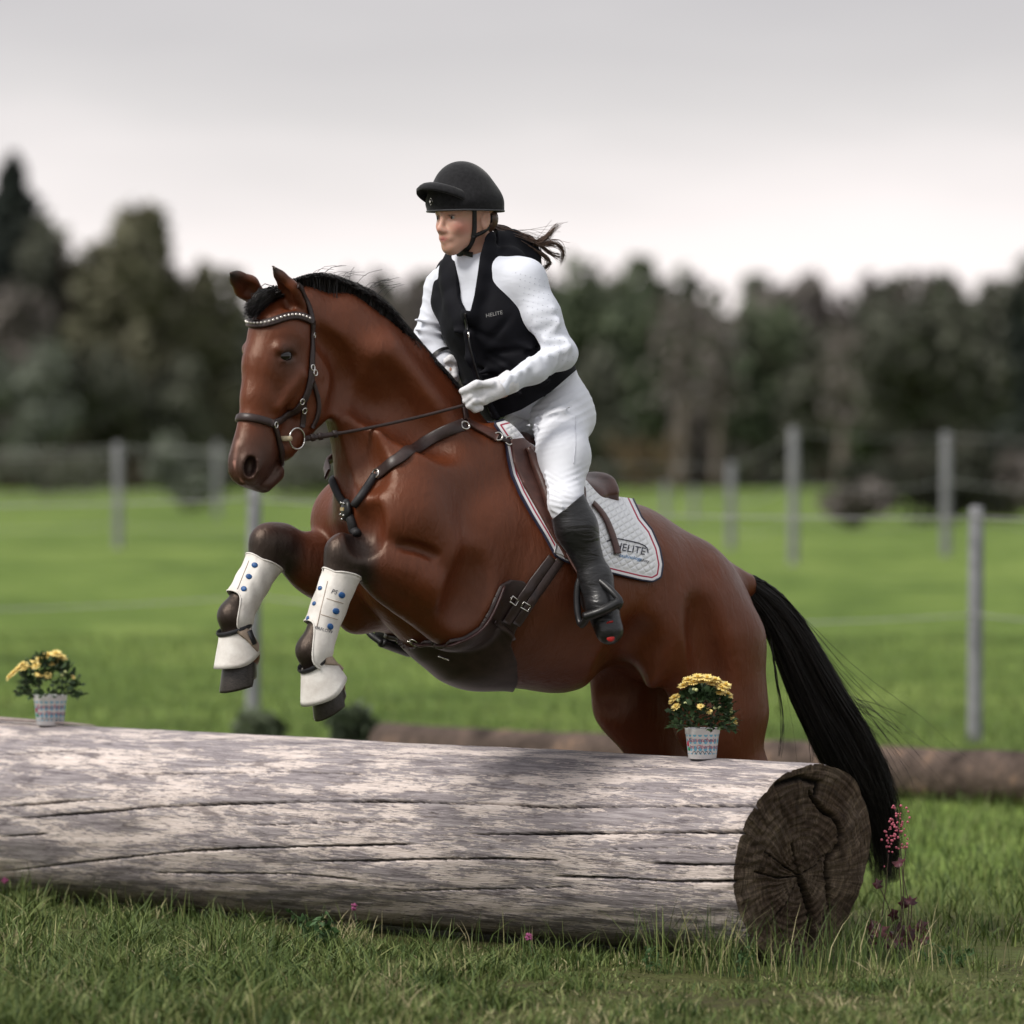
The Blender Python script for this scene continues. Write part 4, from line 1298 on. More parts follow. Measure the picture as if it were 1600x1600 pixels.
# mane: short upright hair along the crest, and a forelock
crest = catmull([(452, 446), (500, 440), (545, 458), (590, 487), (640, 545), (685, 592), (722, 630)], 60)
mp_paths = []; mp_w = []
mm = 7
for i in range(4200):
    s_ = RNG.uniform(0, 1); k = s_ * 58; a = crest[int(k)] * (1 - k % 1) + crest[int(k) + 1] * (k % 1)
    l = RNG.normal(0, .012)
    b = H(a[0] + 3, a[1] + 20, l)
    g = crest[min(int(k) + 2, 59)] - crest[max(int(k) - 1, 0)]; g = g / np.linalg.norm(g)
    nrm = np.array([g[1], -g[0]])                     # outward in the picture plane
    ln = np.interp(s_, [0, .12, .3, .6, .9, 1], [8, 12, 19, 20, 16, 9]) * RNG.uniform(.6, 1.25)
    lean = RNG.normal(.55, .45)
    e2 = a + nrm * ln * .9 + g * ln * lean
    m2 = a + nrm * ln * .75 + g * ln * lean * .3
    off = RNG.normal(0, .022)
    mp_paths.append(catmull([b, H(m2[0], m2[1], l + off * .5), H(e2[0], e2[1], l + off + .012)], mm))
    mp_w.append(np.interp(np.linspace(0, 1, mm), [0, .6, 1], [.0016, .0013, .0003]) * RNG.uniform(.6, 1.3))
for i in range(26):                                   # loose flyaways over the poll
    x0 = RNG.uniform(470, 590); b = H(x0, np.interp(x0, [470, 540, 590], [442, 455, 485]), 0)
    e2 = H(x0 + RNG.uniform(10, 55), np.interp(x0, [470, 540, 590], [428, 428, 455]) + RNG.uniform(-14, 6), RNG.normal(0, .02))
    mp_paths.append(catmull([b, (b + e2) / 2 + np.array([0, 0, .02]), e2], mm)); mp_w.append(np.full(mm, .0007))
for i in range(900):                                  # forelock, laid down between the ears towards the browband
    a = h(440 + RNG.normal(0, 9), 455 + RNG.normal(0, 4), RNG.normal(0, .012))
    e2 = h(390 + RNG.normal(2, 6), 487 + RNG.normal(0, 7), RNG.normal(-.012, .014))
    md = h(415 + RNG.normal(0, 7), 462 + RNG.normal(0, 4), RNG.normal(-.004, .014))
    mp_paths.append(catmull([a, md, e2], mm)); mp_w.append(np.interp(np.linspace(0, 1, mm), [0, .7, 1], [.0016, .0013, .0003]))
V, F = strands(np.array(mp_paths), np.array(mp_w))
mesh_obj('mane', V, F, mhair.m, horse)

# ================================================================== tack
def leather(name, col, rough=.42):
    t = NT(name); v = t.coord('Object')
    n = t.noise(v, 30, 5, .6)
    return t.fin(t.ramp(n, [(.3, tuple(c * .65 for c in col)), (.7, tuple(c * 1.35 for c in col))]), rough, t.bump(t.noise(v, 260, 3), .25, .0015), .45)
LTH = leather('dark_brown_leather', (.030, .0165, .0145))
LTH2 = leather('saddle_leather', (.075, .031, .024), .38)
STEEL = plain('polished_steel', (.62, .60, .57), .22, .5, 1.0, .05)
BLACKP = leather('black_leather', (.010, .010, .011), .38)
def near_coords(V, frame=HB):
    """pixels of the points as if all lay on the side towards us"""
    s = (V - frame.O) @ frame.V
    M = np.where((s < 0)[:, None], frame.mirror(V), V)
    return project(M), np.abs(s)
def strap(bvh, px, w, name, mat, parent, lift=.003, th=.005, n=None, far=None, ext=None):
    """a flat strap laid on a surface along a pixel path; far = frame: the same strap on the other side too"""
    pp = catmull(px, n or max(8, int(sum(math.dist(a, b) for a, b in zip(px, px[1:])) / 5)))
    hits = [hit(bvh, x, y) for x, y in pp]
    P = smooth_rows([a for a, b in hits], 4); N = smooth_rows([b for a, b in hits], 14)
    N = norm(N)
    P2 = []
    for p, nn in zip(P, N):                       # keep the strap outside the body
        r = bvh.find_nearest(Vector(p)); P2.append(np.array(r[0]) + norm(nn) * lift)
    P = smooth_rows(P2, 3)
    P = smooth_rows([np.array(bvh.find_nearest(Vector(p))[0]) + norm(nn) * (lift + .003) for p, nn in zip(P, N)], 1)
    V, F = ribbon(P, N, w / PM, th)
    ob = mesh_obj(name, V, F, mat, parent)
    if far is not None:
        Pm = far.mirror(P); Nm = N - 2 * (N @ far.V)[:, None] * far.V
        V, F = ribbon(Pm[::-1], Nm[::-1], w / PM, th)
        mesh_obj(name, V, F, mat, parent)
    return P, N
def ring_of(c, nrm, r, rt, name, mat, parent, sq=1.0, seg=28):
    nrm = norm(nrm); a = norm(np.cross(nrm, (0, 0, 1.0))); b = np.cross(nrm, a)
    t = np.linspace(0, 2 * math.pi, seg, endpoint=False)
    P = c + np.cos(t)[:, None] * a * r * sq + np.sin(t)[:, None] * b * r
    P = np.vstack([P, P[:1]])
    V, F = tube(P, rt, 8, cap=False)
    return mesh_obj(name, V, F, mat, parent)
def shell(V0, T0, field, depth, name, mat, parent, attr_fn=None, both_=True):
    V, T = clip(V0, T0, field)
    keepn = len(V)
    V2, T2 = skirt(V, T, depth)
    at_ = attr_fn(V2) if attr_fn else None
    return mesh_obj(name, V2, T2, mat, parent, attr=at_), V, T
def text_on(bvh, s, px, py, size, ang, name, mat, parent, lift=.0012, shear=0.0, squash=1.0, fallback=None):
    cu = bpy.data.curves.new('lettering', 'FONT'); cu.body = s; cu.size = 1; cu.align_x = 'CENTER'; cu.align_y = 'CENTER'; cu.shear = shear
    cu.resolution_u = 2
    to = bpy.data.objects.new('lettering', cu); COL.objects.link(to); bpy.context.view_layer.update()
    me = bpy.data.meshes.new_from_object(to)
    co = np.array([v.co[:] for v in me.vertices]); fs = [tuple(p.vertices) for p in me.polygons]
    bpy.data.objects.remove(to); bpy.data.curves.remove(cu); bpy.data.meshes.remove(me)
    ca_, sa_ = math.cos(math.radians(ang)), math.sin(math.radians(ang))
    x = co[:, 0] * size * squash; y = co[:, 1] * size
    X = px + x * ca_ + y * sa_; Y = py + x * sa_ - y * ca_
    V = np.array([hit(bvh, a, b, lift)[0] for a, b in zip(X, Y)])
    return mesh_obj(name, V, fs, mat, parent, smooth=False)

SV, SQ = hs.mesh(.013); SV = relax(SV, SQ, 3); ST = tris(SQ)
Spx, Ssd = near_coords(SV)
u_ = SV @ HB.U
# ---- saddle pad
pad_poly = [(772, 660), (790, 687), (795, 715), (801, 742), (813, 770), (831, 803), (851, 836), (869, 869), (888, 879), (930, 889), (1000, 906), (1020, 909),
            (1033, 902), (1036, 882), (1031, 856), (1019, 828), (1003, 808), (985, 770), (930, 700), (850, 640)]
f = inside_poly(Spx, pad_poly)
f = np.where(Ssd > .42, 9, f)
mpad = NT('quilted_cotton')
qa, qb = mpad.attr('qa').outputs['Fac'], mpad.attr('qb').outputs['Fac']
edge = mpad.attr('edge').outputs['Fac']
quilt = mpad.math('MULTIPLY', mpad.math('ABSOLUTE', mpad.math('SINE', qa)), mpad.math('ABSOLUTE', mpad.math('SINE', qb)))
quilt = mpad.math('POWER', quilt, .45)
cl = mpad.ramp(edge, [(0.0, (.02, .02, .05)), (.04, (.02, .02, .05)), (.07, (.82, .82, .84)), (.23, (.82, .82, .84)), (.25, (.40, .03, .07)), (.33, (.40, .03, .07)), (.36, (.84, .85, .87)), (1, (.84, .85, .87))])
mpad.fin(cl, .8, mpad.bump(mpad.math('MULTIPLY', quilt, mpad.maprange(edge, .4, .7)), .8, .006, mpad.bump(mpad.noise(mpad.coord(), 420, 2), .15, .001)), .2, 0, .2)
saddle_pad = empty('saddle_pad', H(900, 760)); bpy.context.view_layer.update()
tag(saddle_pad, 'white quilted saddle pad with red and navy trim under the saddle', 'saddle pad')
def pad_attr(V):
    p, s = near_coords(V)
    d = -inside_poly(p, pad_poly)
    a = math.radians(14); x = p[:, 0] * math.cos(a) + p[:, 1] * math.sin(a); y = -p[:, 0] * math.sin(a) + p[:, 1] * math.cos(a)
    return {'qa': (x + y) * math.pi / 13, 'qb': (x - y) * math.pi / 13, 'edge': np.clip(d / 22, 0, 1)}
_, PV, PT = shell(SV, ST, f, .012, 'quilted_cloth', mpad.m, saddle_pad, pad_attr)
PADBVH = bvh_of(PV, PT)
NAVY = plain('navy_binding', (.015, .016, .04), .6); MARK_BLUE = plain('blue_print', (.04, .22, .50), .6)
for lp in rim_loops(PT):
    if len(lp) > 80:
        P = smooth_rows(np.vstack([PV[lp], PV[lp[:1]]]), 4)
        V, F = tube(P[::2], .0030, 6, cap=False); mesh_obj('piping', V, F, NAVY, saddle_pad)
text_on(PADBVH, 'HELITE', 984, 858, 16, 11, 'lettering', NAVY, saddle_pad, .002)
text_on(PADBVH, 'riding', 962, 866, 7, 10, 'lettering', NAVY, saddle_pad, .002)
text_on(PADBVH, 'technology', 985, 871, 8, 10, 'lettering', MARK_BLUE, saddle_pad, .002)
text_on(PADBVH, 'safety', 1006, 876, 7, 10, 'lettering', NAVY, saddle_pad, .002)
P = np.array([hit(PADBVH, x, y, .002)[0] for x, y in catmull([(948, 846), (962, 842), (980, 845), (1000, 850), (1010, 856), (1012, 864)], 20)])
V, F = tube(P, .0016, 6); mesh_obj('emblem', V, F, NAVY, saddle_pad)

# ---- girth with stud guard
girth_poly = [(786, 914), (800, 906), (818, 908), (832, 922), (834, 938), (806, 985), (798, 1008), (808, 1035), (809, 1068), (800, 1085), (790, 1110), (700, 1110), (640, 1030), (640, 1003),
              (690, 1006), (725, 999), (752, 982), (768, 958)]
fg = inside_poly(Spx, girth_poly)
c0 = H(790, 900)
fg = np.where((SV - c0) @ HB.U > .34, 9, fg)
girth = empty('girth', H(790, 1060)); bpy.context.view_layer.update()
tag(girth, 'dark brown leather girth with wide stud guard under the belly', 'girth')
_, GVv, GTt = shell(SV, ST, fg, .012, 'stud_guard', LTH, girth)
GB = bvh_of(GVv, GTt)
FULL = BVHTree.FromPolygons([tuple(v) for v in np.vstack([HV, PV, GVv])], [tuple(int(i) for i in t) for t in np.vstack([tris(HQ), PT + len(HV), GTt + len(HV) + len(PV)])])
strap(FULL, [(862, 872), (840, 900), (815, 935), (790, 972)], 15, 'billet_strap', LTH, girth, .004, .006, far=HB)
strap(FULL, [(874, 876), (852, 908), (828, 942), (806, 975)], 14, 'billet_strap', LTH, girth, .004, .006, far=HB)
strap(FULL, [(770, 968), (790, 985), (805, 995)], 7, 'keeper', LTH, girth, .010, .005)
strap(FULL, [(646, 1003), (690, 1006), (725, 999), (752, 982), (768, 958), (786, 916)], 4, 'rolled_edge', leather('edge_leather', (.045, .018, .018)), girth, .004, .006)
for bx, by in ((797, 932), (816, 941)):
    p0, n0 = hit(FULL, bx, by, .010)
    a = hit(FULL, bx - 8, by + 12, .010)[0]; b = hit(FULL, bx + 9, by + 4, .010)[0]
    e1 = norm(a - p0); e2 = norm(b - p0 - ((b - p0) @ e1) * e1)
    fr = [p0 + e1 * .015 + e2 * .0, p0 - e1 * .004, p0 - e1 * .004 + e2 * .026, p0 + e1 * .015 + e2 * .026, p0 + e1 * .015]
    V, F = tube(np.array(fr), .0022, 6); mesh_obj('buckle', V, F, STEEL, girth)
p0, n0 = hit(FULL, 648, 1002, .006)
ring_of(p0, n0, .014, .003, 'snap_hook', STEEL, girth)
V, F = tube([p0, p0 + np.array([-.02, -.004, .004])], .003, 8); mesh_obj('snap_hook', V, F, STEEL, girth)
p0, n0 = hit(FULL, 693, 1027, .003); V, F = tube([hit(FULL, 685, 1024, .004)[0], p0, hit(FULL, 702, 1030, .004)[0]], .0028, 8); mesh_obj('girth_ring', V, F, STEEL, girth)
# tag of white webbing through the pad
strap(FULL, [(866, 857), (880, 862), (893, 866)], 15, 'pad_loop', plain('white_webbing', (.7, .7, .74), .8), saddle_pad, .004, .004)

# ---- breastplate
bp = empty('breastplate', H(600, 780)); bpy.context.view_layer.update()
tag(bp, 'brown leather breastplate with badge across the horse chest', 'breastplate')
strap(HBVH, [(724, 664), (690, 677), (655, 697), (625, 717), (600, 734), (590, 742)], 19, 'chest_strap', LTH, bp, .003, .008, far=HB)
strap(HBVH, [(720, 612), (724, 636), (728, 660)], 12, 'wither_strap', LTH, bp, .004, .006, far=HB)
strap(HBVH, [(728, 660), (748, 671), (776, 684)], 17, 'yoke_pad', LTH2, bp, .005, .009, far=HB)
strap(HBVH, [(776, 684), (790, 690), (806, 696)], 9, 'yoke_strap', LTH, bp, .006, .005, far=HB)
elast = plain('black_elastic', (.012, .011, .013), .6, bump=.5, bscale=200)
def cord(px, r, name, lift=.008):
    P = smooth_rows([hit(HBVH, x, y, lift)[0] for x, y in catmull(px, 16)], 2)
    V, F = tube(P, r, 10); return mesh_obj(name, V, F, elast, bp)
cord([(588, 743), (577, 760), (566, 777), (556, 790)], .012, 'elastic')
cord([(521, 744), (525, 758), (532, 774), (542, 789)], .012, 'elastic')
cord([(550, 806), (554, 820), (557, 838)], .014, 'lower_strap')
for x, y in ((590, 742), (520, 742), (723, 667), (776, 684), (792, 690)):
    p0, n0 = hit(HBVH, x, y, .012); ring_of(p0, n0 + HB.U * .4, .0125, .0030, 'ring', STEEL, bp)
p0, n0 = hit(HBVH, 548, 797, .014)
ax = norm(np.cross(n0, (0, 0, 1))); up = np.cross(ax, n0)
V, F = sphere(p0, (.030, .034, .014), 20, 12, axes=[ax, up, norm(n0)]); mesh_obj('badge', V, F, BLACKP, bp)
V, F = box(p0 + norm(n0) * .0135 + up * .002, (.015, .005, .0015), [ax, up, norm(n0)]); mesh_obj('name_plate', V, F, plain('brass', (.45, .33, .14), .3, .5, .9), bp, smooth=False)
for dx, dy in ((-.013, -.016), (.014, -.014), (0, -.028), (-.012, .018), (.012, .020)):
    V, F = sphere(p0 + norm(n0) * .012 + ax * dx + up * dy, .0042, 10, 8); mesh_obj('stud', V, F, STEEL, bp)

# ---- bridle
br = empty('bridle', h(430, 600)); bpy.context.view_layer.update()
tag(br, 'dark leather bridle with sparkling browband and steel bit rings', 'bridle')
B_ = lambda px, w, nm, th=.006, lift=.003: strap(HBVH, px, w, nm, LTH, br, lift, th, far=HH)
B_([(464, 446), (476, 466), (484, 488), (487, 505)], 9, 'headpiece')
P, N = strap(HBVH, [(380, 496), (384, 505), (395, 509), (410, 509), (428, 504), (446, 496), (464, 493), (484, 501)], 13, 'browband', LTH, br, .004, .008)
gem = NT('crystal'); gem.fin((.75, .70, .66), .12, None, .8, .6)
k = len(P)
Pg = catmull(P + norm(N) * .006, 24)
for g_ in Pg[1:-1]:
    V, F = sphere(g_, .0044, 8, 6); mesh_obj('crystal', V, F, gem.m, br)
B_([(487, 503), (487, 530), (486, 560), (485, 598)], 10, 'cheek_strap')
B_([(486, 575), (482, 605), (473, 628), (455, 646), (438, 656), (424, 662)], 11, 'noseband_strap')
P, N = strap(HBVH, [(368, 656), (376, 653), (392, 653), (408, 656), (424, 662)], 12, 'noseband', LTH, br, .004, .009)
B_([(474, 628), (474, 648), (472, 668)], 8, 'bit_strap')
B_([(487, 596), (494, 614), (498, 636), (494, 655), (486, 668)], 7, 'throat_lash')
B_([(427, 664), (434, 684), (438, 706), (440, 728)], 9, 'chin_strap')
for x, y in ((487, 524), (486, 575), (470, 627), (474, 641), (428, 664), (490, 583)):
    p0, n0 = hit(HBVH, x, y, .009); ring_of(p0, n0, .0085, .0022, 'buckle', STEEL, br, .8)
bit0, bn = hit(HBVH, 462, 686, .012)
for m_ in (lambda p: p, HH.mirror):
    ring_of(m_(bit0), HH.V if m_ is not HH.mirror else HH.V, .031, .0028, 'bit_ring', STEEL, br, 1.0, 36)
V, F = tube([bit0 + HH.U * .030 + HH.V * .004, HH.mirror(bit0) + HH.U * .030], .008, 10); mesh_obj('bit_bar', V, F, plain('bit_sleeve', (.55, .46, .30), .5), br)
# reins, drawn to the hands
HAND_L = at(743, 628, -.30); HAND_R = at(702, 585, .02)
r0 = bit0 - HH.U * .03 + HH.V * .004
rl = np.linspace(0, 1, 24)[:, None]
pa, pb = project(r0), project(HAND_L)
def over_neck(px, py, yl):
    d = norm(ray(px, py)); r = HBVH.ray_cast(Vector(CAMP), Vector(d))
    y = yl
    if r[0] is not None: y = min(yl, r[0][1] - .016)
    return at(px, py, y)
P = np.array([over_neck(*(pa * (1 - t) + pb * t + np.array([0, 5 * 4 * t * (1 - t)])), r0[1] * (1 - t) + HAND_L[1] * t) for t in rl[:, 0]])
P[1:-1] = np.where((np.arange(24)[1:-1, None] > 2), smooth_rows(P, 3)[1:-1], P[1:-1])
RT = norm(np.gradient(P, axis=0)); RN = norm(np.array([0, -1.0, 0]) - (RT @ np.array([0, -1.0, 0]))[:, None] * RT)
V, F = ribbon(P, RN, np.interp(rl[:, 0], [0, .17, .19, 1], [.016, .016, .010, .009]), .007); mesh_obj('rein', V, F, LTH, br)
for t_ in (1, 2, 4):
    V, F = box(P[t_], (.006, .006, .011), [RT[t_], RN[t_], np.cross(RT[t_], RN[t_])]); mesh_obj('rein_keeper', V, F, LTH, br)
Nn = np.tile(HB.V, (24, 1))
r1 = HH.mirror(bit0) - HH.U * .03
P = catmull([r1, H(545, 640, -.20), H(640, 600, -.20), HAND_R], 24)
V, F = ribbon(P, Nn, .012, .006); mesh_obj('rein', V, F, LTH, br)

# ---- saddle
sk = Skin([HB.U, HB.V, (0, 0, 1)], (0, 0, 0), (-.60, -.36, 1.0), (.22, .36, 1.75), .006)
sk.limb(H(812, 700), H(850, 742), q(26), q(24), .05, .07, .10)
sk.limb(H(850, 742), H(895, 775), q(24), q(24), .05, .10, .13)
sk.limb(H(895, 775), H(926, 768), q(24), q(24), .04, .13, .12)
sk.limb(H(926, 768), H(930, 752), q(22), q(15), .02, .12, .10)
sk.limb(H(934, 790), H(900, 800), q(18), q(16), .015, .12, .13)
for sd in (1, -1):
    sk.limb(H(815, 700, .05), H(850, 760, .20), .02, .022, .03) if sd > 0 else sk.limb(HB.mirror(H(815, 700, .05)), HB.mirror(H(850, 760, .20)), .02, .022, .03)
saddle = empty('saddle', H(870, 770)); bpy.context.view_layer.update()
tag(saddle, 'brown leather jumping saddle under the rider', 'saddle')
V, F = sk.mesh(); mesh_obj('seat', V, F, LTH2, saddle)
FV, FQ = hs.mesh(.030); FV = relax(FV, FQ, 3); Fpx, Fsd = near_coords(FV)
flap = [(800, 686), (818, 684), (838, 700), (870, 740), (915, 760), (918, 800), (905, 850), (905, 876), (885, 872), (862, 832), (842, 795), (820, 755), (806, 722)]
ff = inside_poly(Fpx, flap); ff = np.where(Fsd < .05, 9, ff)
_, FLV, FLT = shell(FV, tris(FQ), ff, .012, 'flap', LTH2, saddle)
FLB = bvh_of(FLV, FLT)
PADFULL = BVHTree.FromPolygons([tuple(v) for v in np.vstack([PV, FLV])], [tuple(int(i) for i in t) for t in np.vstack([PT, FLT + len(PV)])])
# knee roll along the front of the flap
P = smooth_rows([hit(FLB, x, y, .010)[0] for x, y in catmull([(822, 700), (836, 730), (850, 765), (862, 800), (872, 830)], 20)], 2)
V, F = tube(P, np.interp(np.linspace(0, 1, 20), [0, .2, .8, 1], [.008, .018, .018, .008]), 12); mesh_obj('knee_roll', V, F, LTH2, saddle)
# loose strap end over the pad
strap(PADFULL, [(924, 788), (937, 800), (948, 820), (957, 845), (963, 866)], 12, 'strap_end', LTH2, saddle, .006, .006)

# ---- leg boots
mboot = NT('white_neoprene'); vb_ = mboot.coord('Object')
mboot.fin(mboot.ramp(mboot.noise(vb_, 14, 5, .6), [(.32, (.58, .54, .50)), (.6, (.76, .73, .69))]), .6, mboot.bump(mboot.noise(vb_, 90, 4), .3, .003), .3)
mbeige = plain('beige_webbing', (.36, .28, .22), .75, .2, bump=.4)
mbind = plain('black_binding', (.02, .02, .024), .6)
mblue = plain('blue_stud', (.008, .075, .24), .5)
def leg_boot(A, B, ra, rb, back, label, cup=.30):
    """sleeve round the cannon with a cup round the fetlock, open in front of the joint"""
    ax = norm(B - A); L = np.linalg.norm(B - A); e1 = norm(back - (back @ ax) * ax); e2 = np.cross(ax, e1)
    root = empty('tendon_boot', A); tag(root, label, 'leg boot', 'leg boots on the forelegs'); bpy.context.view_layer.update()
    nt2, na = 26, 44
    V = []
    for off in (0, -.006):
        for i in range(nt2):
            for j in range(na):
                a = 2 * math.pi * j / na; cb = math.cos(a)           # cb = 1 at the back
                tend = .70 + .50 * (1 / (1 + math.exp(-(cb - .25) * 7)))
                tbeg = .02 + .05 * (1 - abs(cb)) - .02 * cb
                t = tbeg + (tend - tbeg) * i / (nt2 - 1)
                r = ra + (rb - ra) * min(t, 1) + .004 * math.exp(-((t - .02) / .06) ** 2) + .010 * math.exp(-((t - .98) / .16) ** 2) * max(cb, 0)
                r *= 1.06 if cb > 0 else 1.0
                r += .0012 * math.sin(a * 6 + t * 21)
                V.append(A + ax * L * t + (e1 * cb + e2 * math.sin(a)) * (r + off))
    F = []
    m = nt2 * na
    for i in range(nt2 - 1):
        for j in range(na):
            k = (j + 1) % na
            F.append((i * na + j, i * na + k, (i + 1) * na + k, (i + 1) * na + j)); F.append((m + i * na + j, m + (i + 1) * na + j, m + (i + 1) * na + k, m + i * na + k))
    for j in range(na):
        k = (j + 1) % na
        F.append((j, m + j, m + k, k)); F.append(((nt2 - 1) * na + j, (nt2 - 1) * na + k, m + (nt2 - 1) * na + k, m + (nt2 - 1) * na + j))
    V = np.array(V)
    mesh_obj('sleeve', V, F, mboot.m, root)
    for row in (0, nt2 - 1):
        P = V[row * na:(row + 1) * na]; P = np.vstack([P, P[:1]])
        tv, tf = tube(P, .0026, 6, cap=False); mesh_obj('binding', tv, tf, mboot.m, root)
    bv = bvh_of(V, F)
    return root, bv
def studs(bv, pts, w, hh, ang, root, mat=mblue):
    for x, y in pts:
        p0, n0 = hit(bv, x, y, .001); n0 = norm(n0)
        d2 = hit(bv, x + math.cos(math.radians(ang)) * 4, y + math.sin(math.radians(ang)) * 4, .001)[0]
        e1 = norm(d2 - p0 - ((d2 - p0) @ n0) * n0); e2 = np.cross(n0, e1)
        V, F = sphere(p0, (w, hh, .0035), 12, 8, axes=[e1, e2, n0]); mesh_obj('stud', V, F, mat, root)
rootn, bvn = leg_boot(H(534, 893, .165), H(487, 1016, .165), .054, .050, HB.U * -.6 + HB.V * .55, 'white leg boot with two rows of blue studs on the near foreleg')
studs(bvn, [(500, 919), (491, 943), (481, 966)], .0085, .0072, 15, rootn)
studs(bvn, [(534, 930), (525, 955), (516, 979)], .0115, .0095, 15, rootn)
text_on(bvn, 'PS', 522, 925, 10, 15, 'logo', NAVY, rootn, .001, .2)
text_on(bvn, 'AIRFLOW', 505, 984, 7, 15, 'lettering', NAVY, rootn, .001)
for a, b in (((514, 900), (490, 1000)),):
    P = [hit(bvn, a[0] + (b[0] - a[0]) * t, a[1] + (b[1] - a[1]) * t, .0008)[0] for t in np.linspace(0.08, .8, 12)]
    V, F = tube(P, .0011, 5); mesh_obj('seam', V, F, mbeige, rootn)
for y0 in (935, 960):
    P = [hit(bvn, 512 - (y0 - 930) * .36 + t * 26, y0 + t * 8, .0008)[0] for t in np.linspace(0, 1, 8)]
    V, F = tube(P, .0010, 5); mesh_obj('seam', V, F, mbeige, rootn)
rootf, bvf = leg_boot(H(413, 876, -.16), H(364, 962, -.16), .054, .050, HB.U * -.6 + HB.V * .3, 'white leg boot with one row of blue studs on the far foreleg')
studs(bvf, [(398, 883), (389, 901), (381, 920)], .0105, .0085, 20, rootf)
text_on(bvf, 'PS', 376, 877, 9, 15, 'logo', NAVY, rootf, .001, .2)
P = [hit(bvf, 389 - t * 20, 876 + t * 50, .0008)[0] for t in np.linspace(0, 1, 10)]
V, F = tube(P, .0011, 5); mesh_obj('seam', V, F, mbeige, rootf)
# ---- overreach bells
def bell(top, ax, fwd, label, prof, strap_px, tilt=0.0):
    ax = norm(ax)
    root = empty('bell_boot', top); tag(root, label, 'bell boot', 'bell boots above the front hooves'); bpy.context.view_layer.update()
    pr = [(r, z) for r, z in prof] + [(r - .006, z) for r, z in prof[::-1]]
    V, F = lathe(pr + [pr[0]], 40, top, ax)
    f2 = norm(fwd - (fwd @ ax) * ax)
    V = V + f2[None] * (np.clip(((V - top) @ ax) / prof[-1][1], 0, 1) * .024)[:, None]
    # uneven hem
    V = V + ax * (.006 * np.sin(((V - top) @ f2) * 40))[:, None]
    mesh_obj('bell', V, F, mboot.m, root)
    r0_ = prof[0][0]
    tv, tf = lathe([(r0_ + .004, -.006), (r0_ + .007, .0), (r0_ + .004, .008), (r0_ - .004, .004), (r0_ + .004, -.006)], 36, top, ax); mesh_obj('collar', tv, tf, mbind, root)
    bv = bvh_of(V, F)
    P, N = [], []
    for x, y in catmull(strap_px, 14):
        p_, n_ = hit(bv, x, y, .003); P.append(p_); N.append(n_)
    V, F = ribbon(smooth_rows(P, 2), smooth_rows(N, 4), .032, .006); mesh_obj('closure', V, F, mbeige, root)
    return root, bv
rb1, bb1 = bell(H(491, 1033, .165), H(522, 1084, .165) - H(491, 1033, .165), HB.U, 'white bell boot above the near front hoof, flipped by the jump', [(.050, 0), (.056, .02), (.066, .05), (.076, .082), (.080, .096)], [(507, 1030), (522, 1033), (540, 1043)])
rb2, bb2 = bell(H(366, 982, -.16), H(382, 1034, -.16) - H(366, 982, -.16), HB.U, 'white bell boot with labelled beige strap above the far front hoof', [(.050, 0), (.054, .02), (.062, .05), (.070, .085), (.073, .098)], [(376, 984), (389, 995), (402, 1012)])
p0, n0 = hit(bb2, 391, 997, .008); n0 = norm(n0); e1 = norm(np.cross(n0, (0, 0, 1)) + np.array([0, 0, .9])); e1 = norm(e1 - (e1 @ n0) * n0)
V, F = box(p0, (.022, .010, .0012), [norm(hit(bb2, 395, 1007, .008)[0] - p0), np.cross(n0, norm(hit(bb2, 395, 1007, .008)[0] - p0)), n0]); mesh_obj('label', V, F, mbind, rb2)

# ================================================================== the rider
RF = norm(np.array([-.74, -.67, 0])); RL = np.array([-RF[1], RF[0], 0]) * -1.0       # chest faces RF; RL = her left, towards us
if RL[1] > 0: RL = -RL
FH = norm(np.array([-.74, -.67, -.05])); LH = norm(np.cross(np.array([0, 0, 1.0]), FH)); LH = LH if LH[1] < 0 else -LH
UH = norm(np.cross(FH, LH)); UH = UH if UH[2] > 0 else -UH
HC = at(728, 340, -.09)
def hd_(f, l, z): return HC + FH * f + LH * l + UH * z
EYE3 = np.eye(3)
def rskin(lo, hi, hh): return Skin(EYE3, (0, 0, 0), np.asarray(lo), np.asarray(hi), hh)
R = at
# ---- body, one skin (mostly under clothes)
bs = rskin((-.42, -.50, .80), (.42, .42, 2.42), .0042)
bs.blob(hd_(-.012, 0, .040), (.098, .076, .092), .03, axes=[FH, LH, UH])
bs.limb(hd_(.030, 0, .005), hd_(.052, 0, -.062), .060, .034, .03, .062, .038, n=LH)
for s_ in (1, -1):
    bs.limb(hd_(-.002, s_ * .048, -.036), hd_(.060, s_ * .013, -.090), .018, .014, .025)
    bs.blob(hd_(.058, s_ * .034, -.026), (.026, .023, .022), .022, axes=[FH, LH, UH])
    bs.limb(hd_(.083, s_ * .008, .020), hd_(.062, s_ * .052, .018), .012, .010, .014)
    bs.blob(hd_(.089, s_ * .031, .002), (.012, .015, .0085), .010, op='cut', axes=[FH, LH, UH])
    bs.blob(hd_(.073, s_ * .031, .002), .0125, .004)
    bs.limb(hd_(.0865, s_ * .021, .0080), hd_(.079, s_ * .043, .0062), .0038, .0034, .004)
    bs.limb(hd_(.0848, s_ * .021, -.0048), hd_(.0785, s_ * .042, -.0042), .0030, .0026, .004)
    bs.blob(hd_(.097, s_ * .0105, -.0385), (.009, .0075, .0065), .006, axes=[FH, LH, UH])
    bs.blob(hd_(-.012, s_ * .076, -.010), (.018, .008, .030), .008, axes=[norm(FH + UH * .2), LH, UH])
    bs.blob(hd_(-.006, s_ * .083, -.008), (.009, .006, .017), .005, op='cut', axes=[norm(FH + UH * .2), LH, UH])
bs.limb(hd_(.086, 0, .014), hd_(.105, 0, -.031), .0080, .0092, .012)
bs.blob(hd_(.1055, 0, -.0325), .0092, .008)
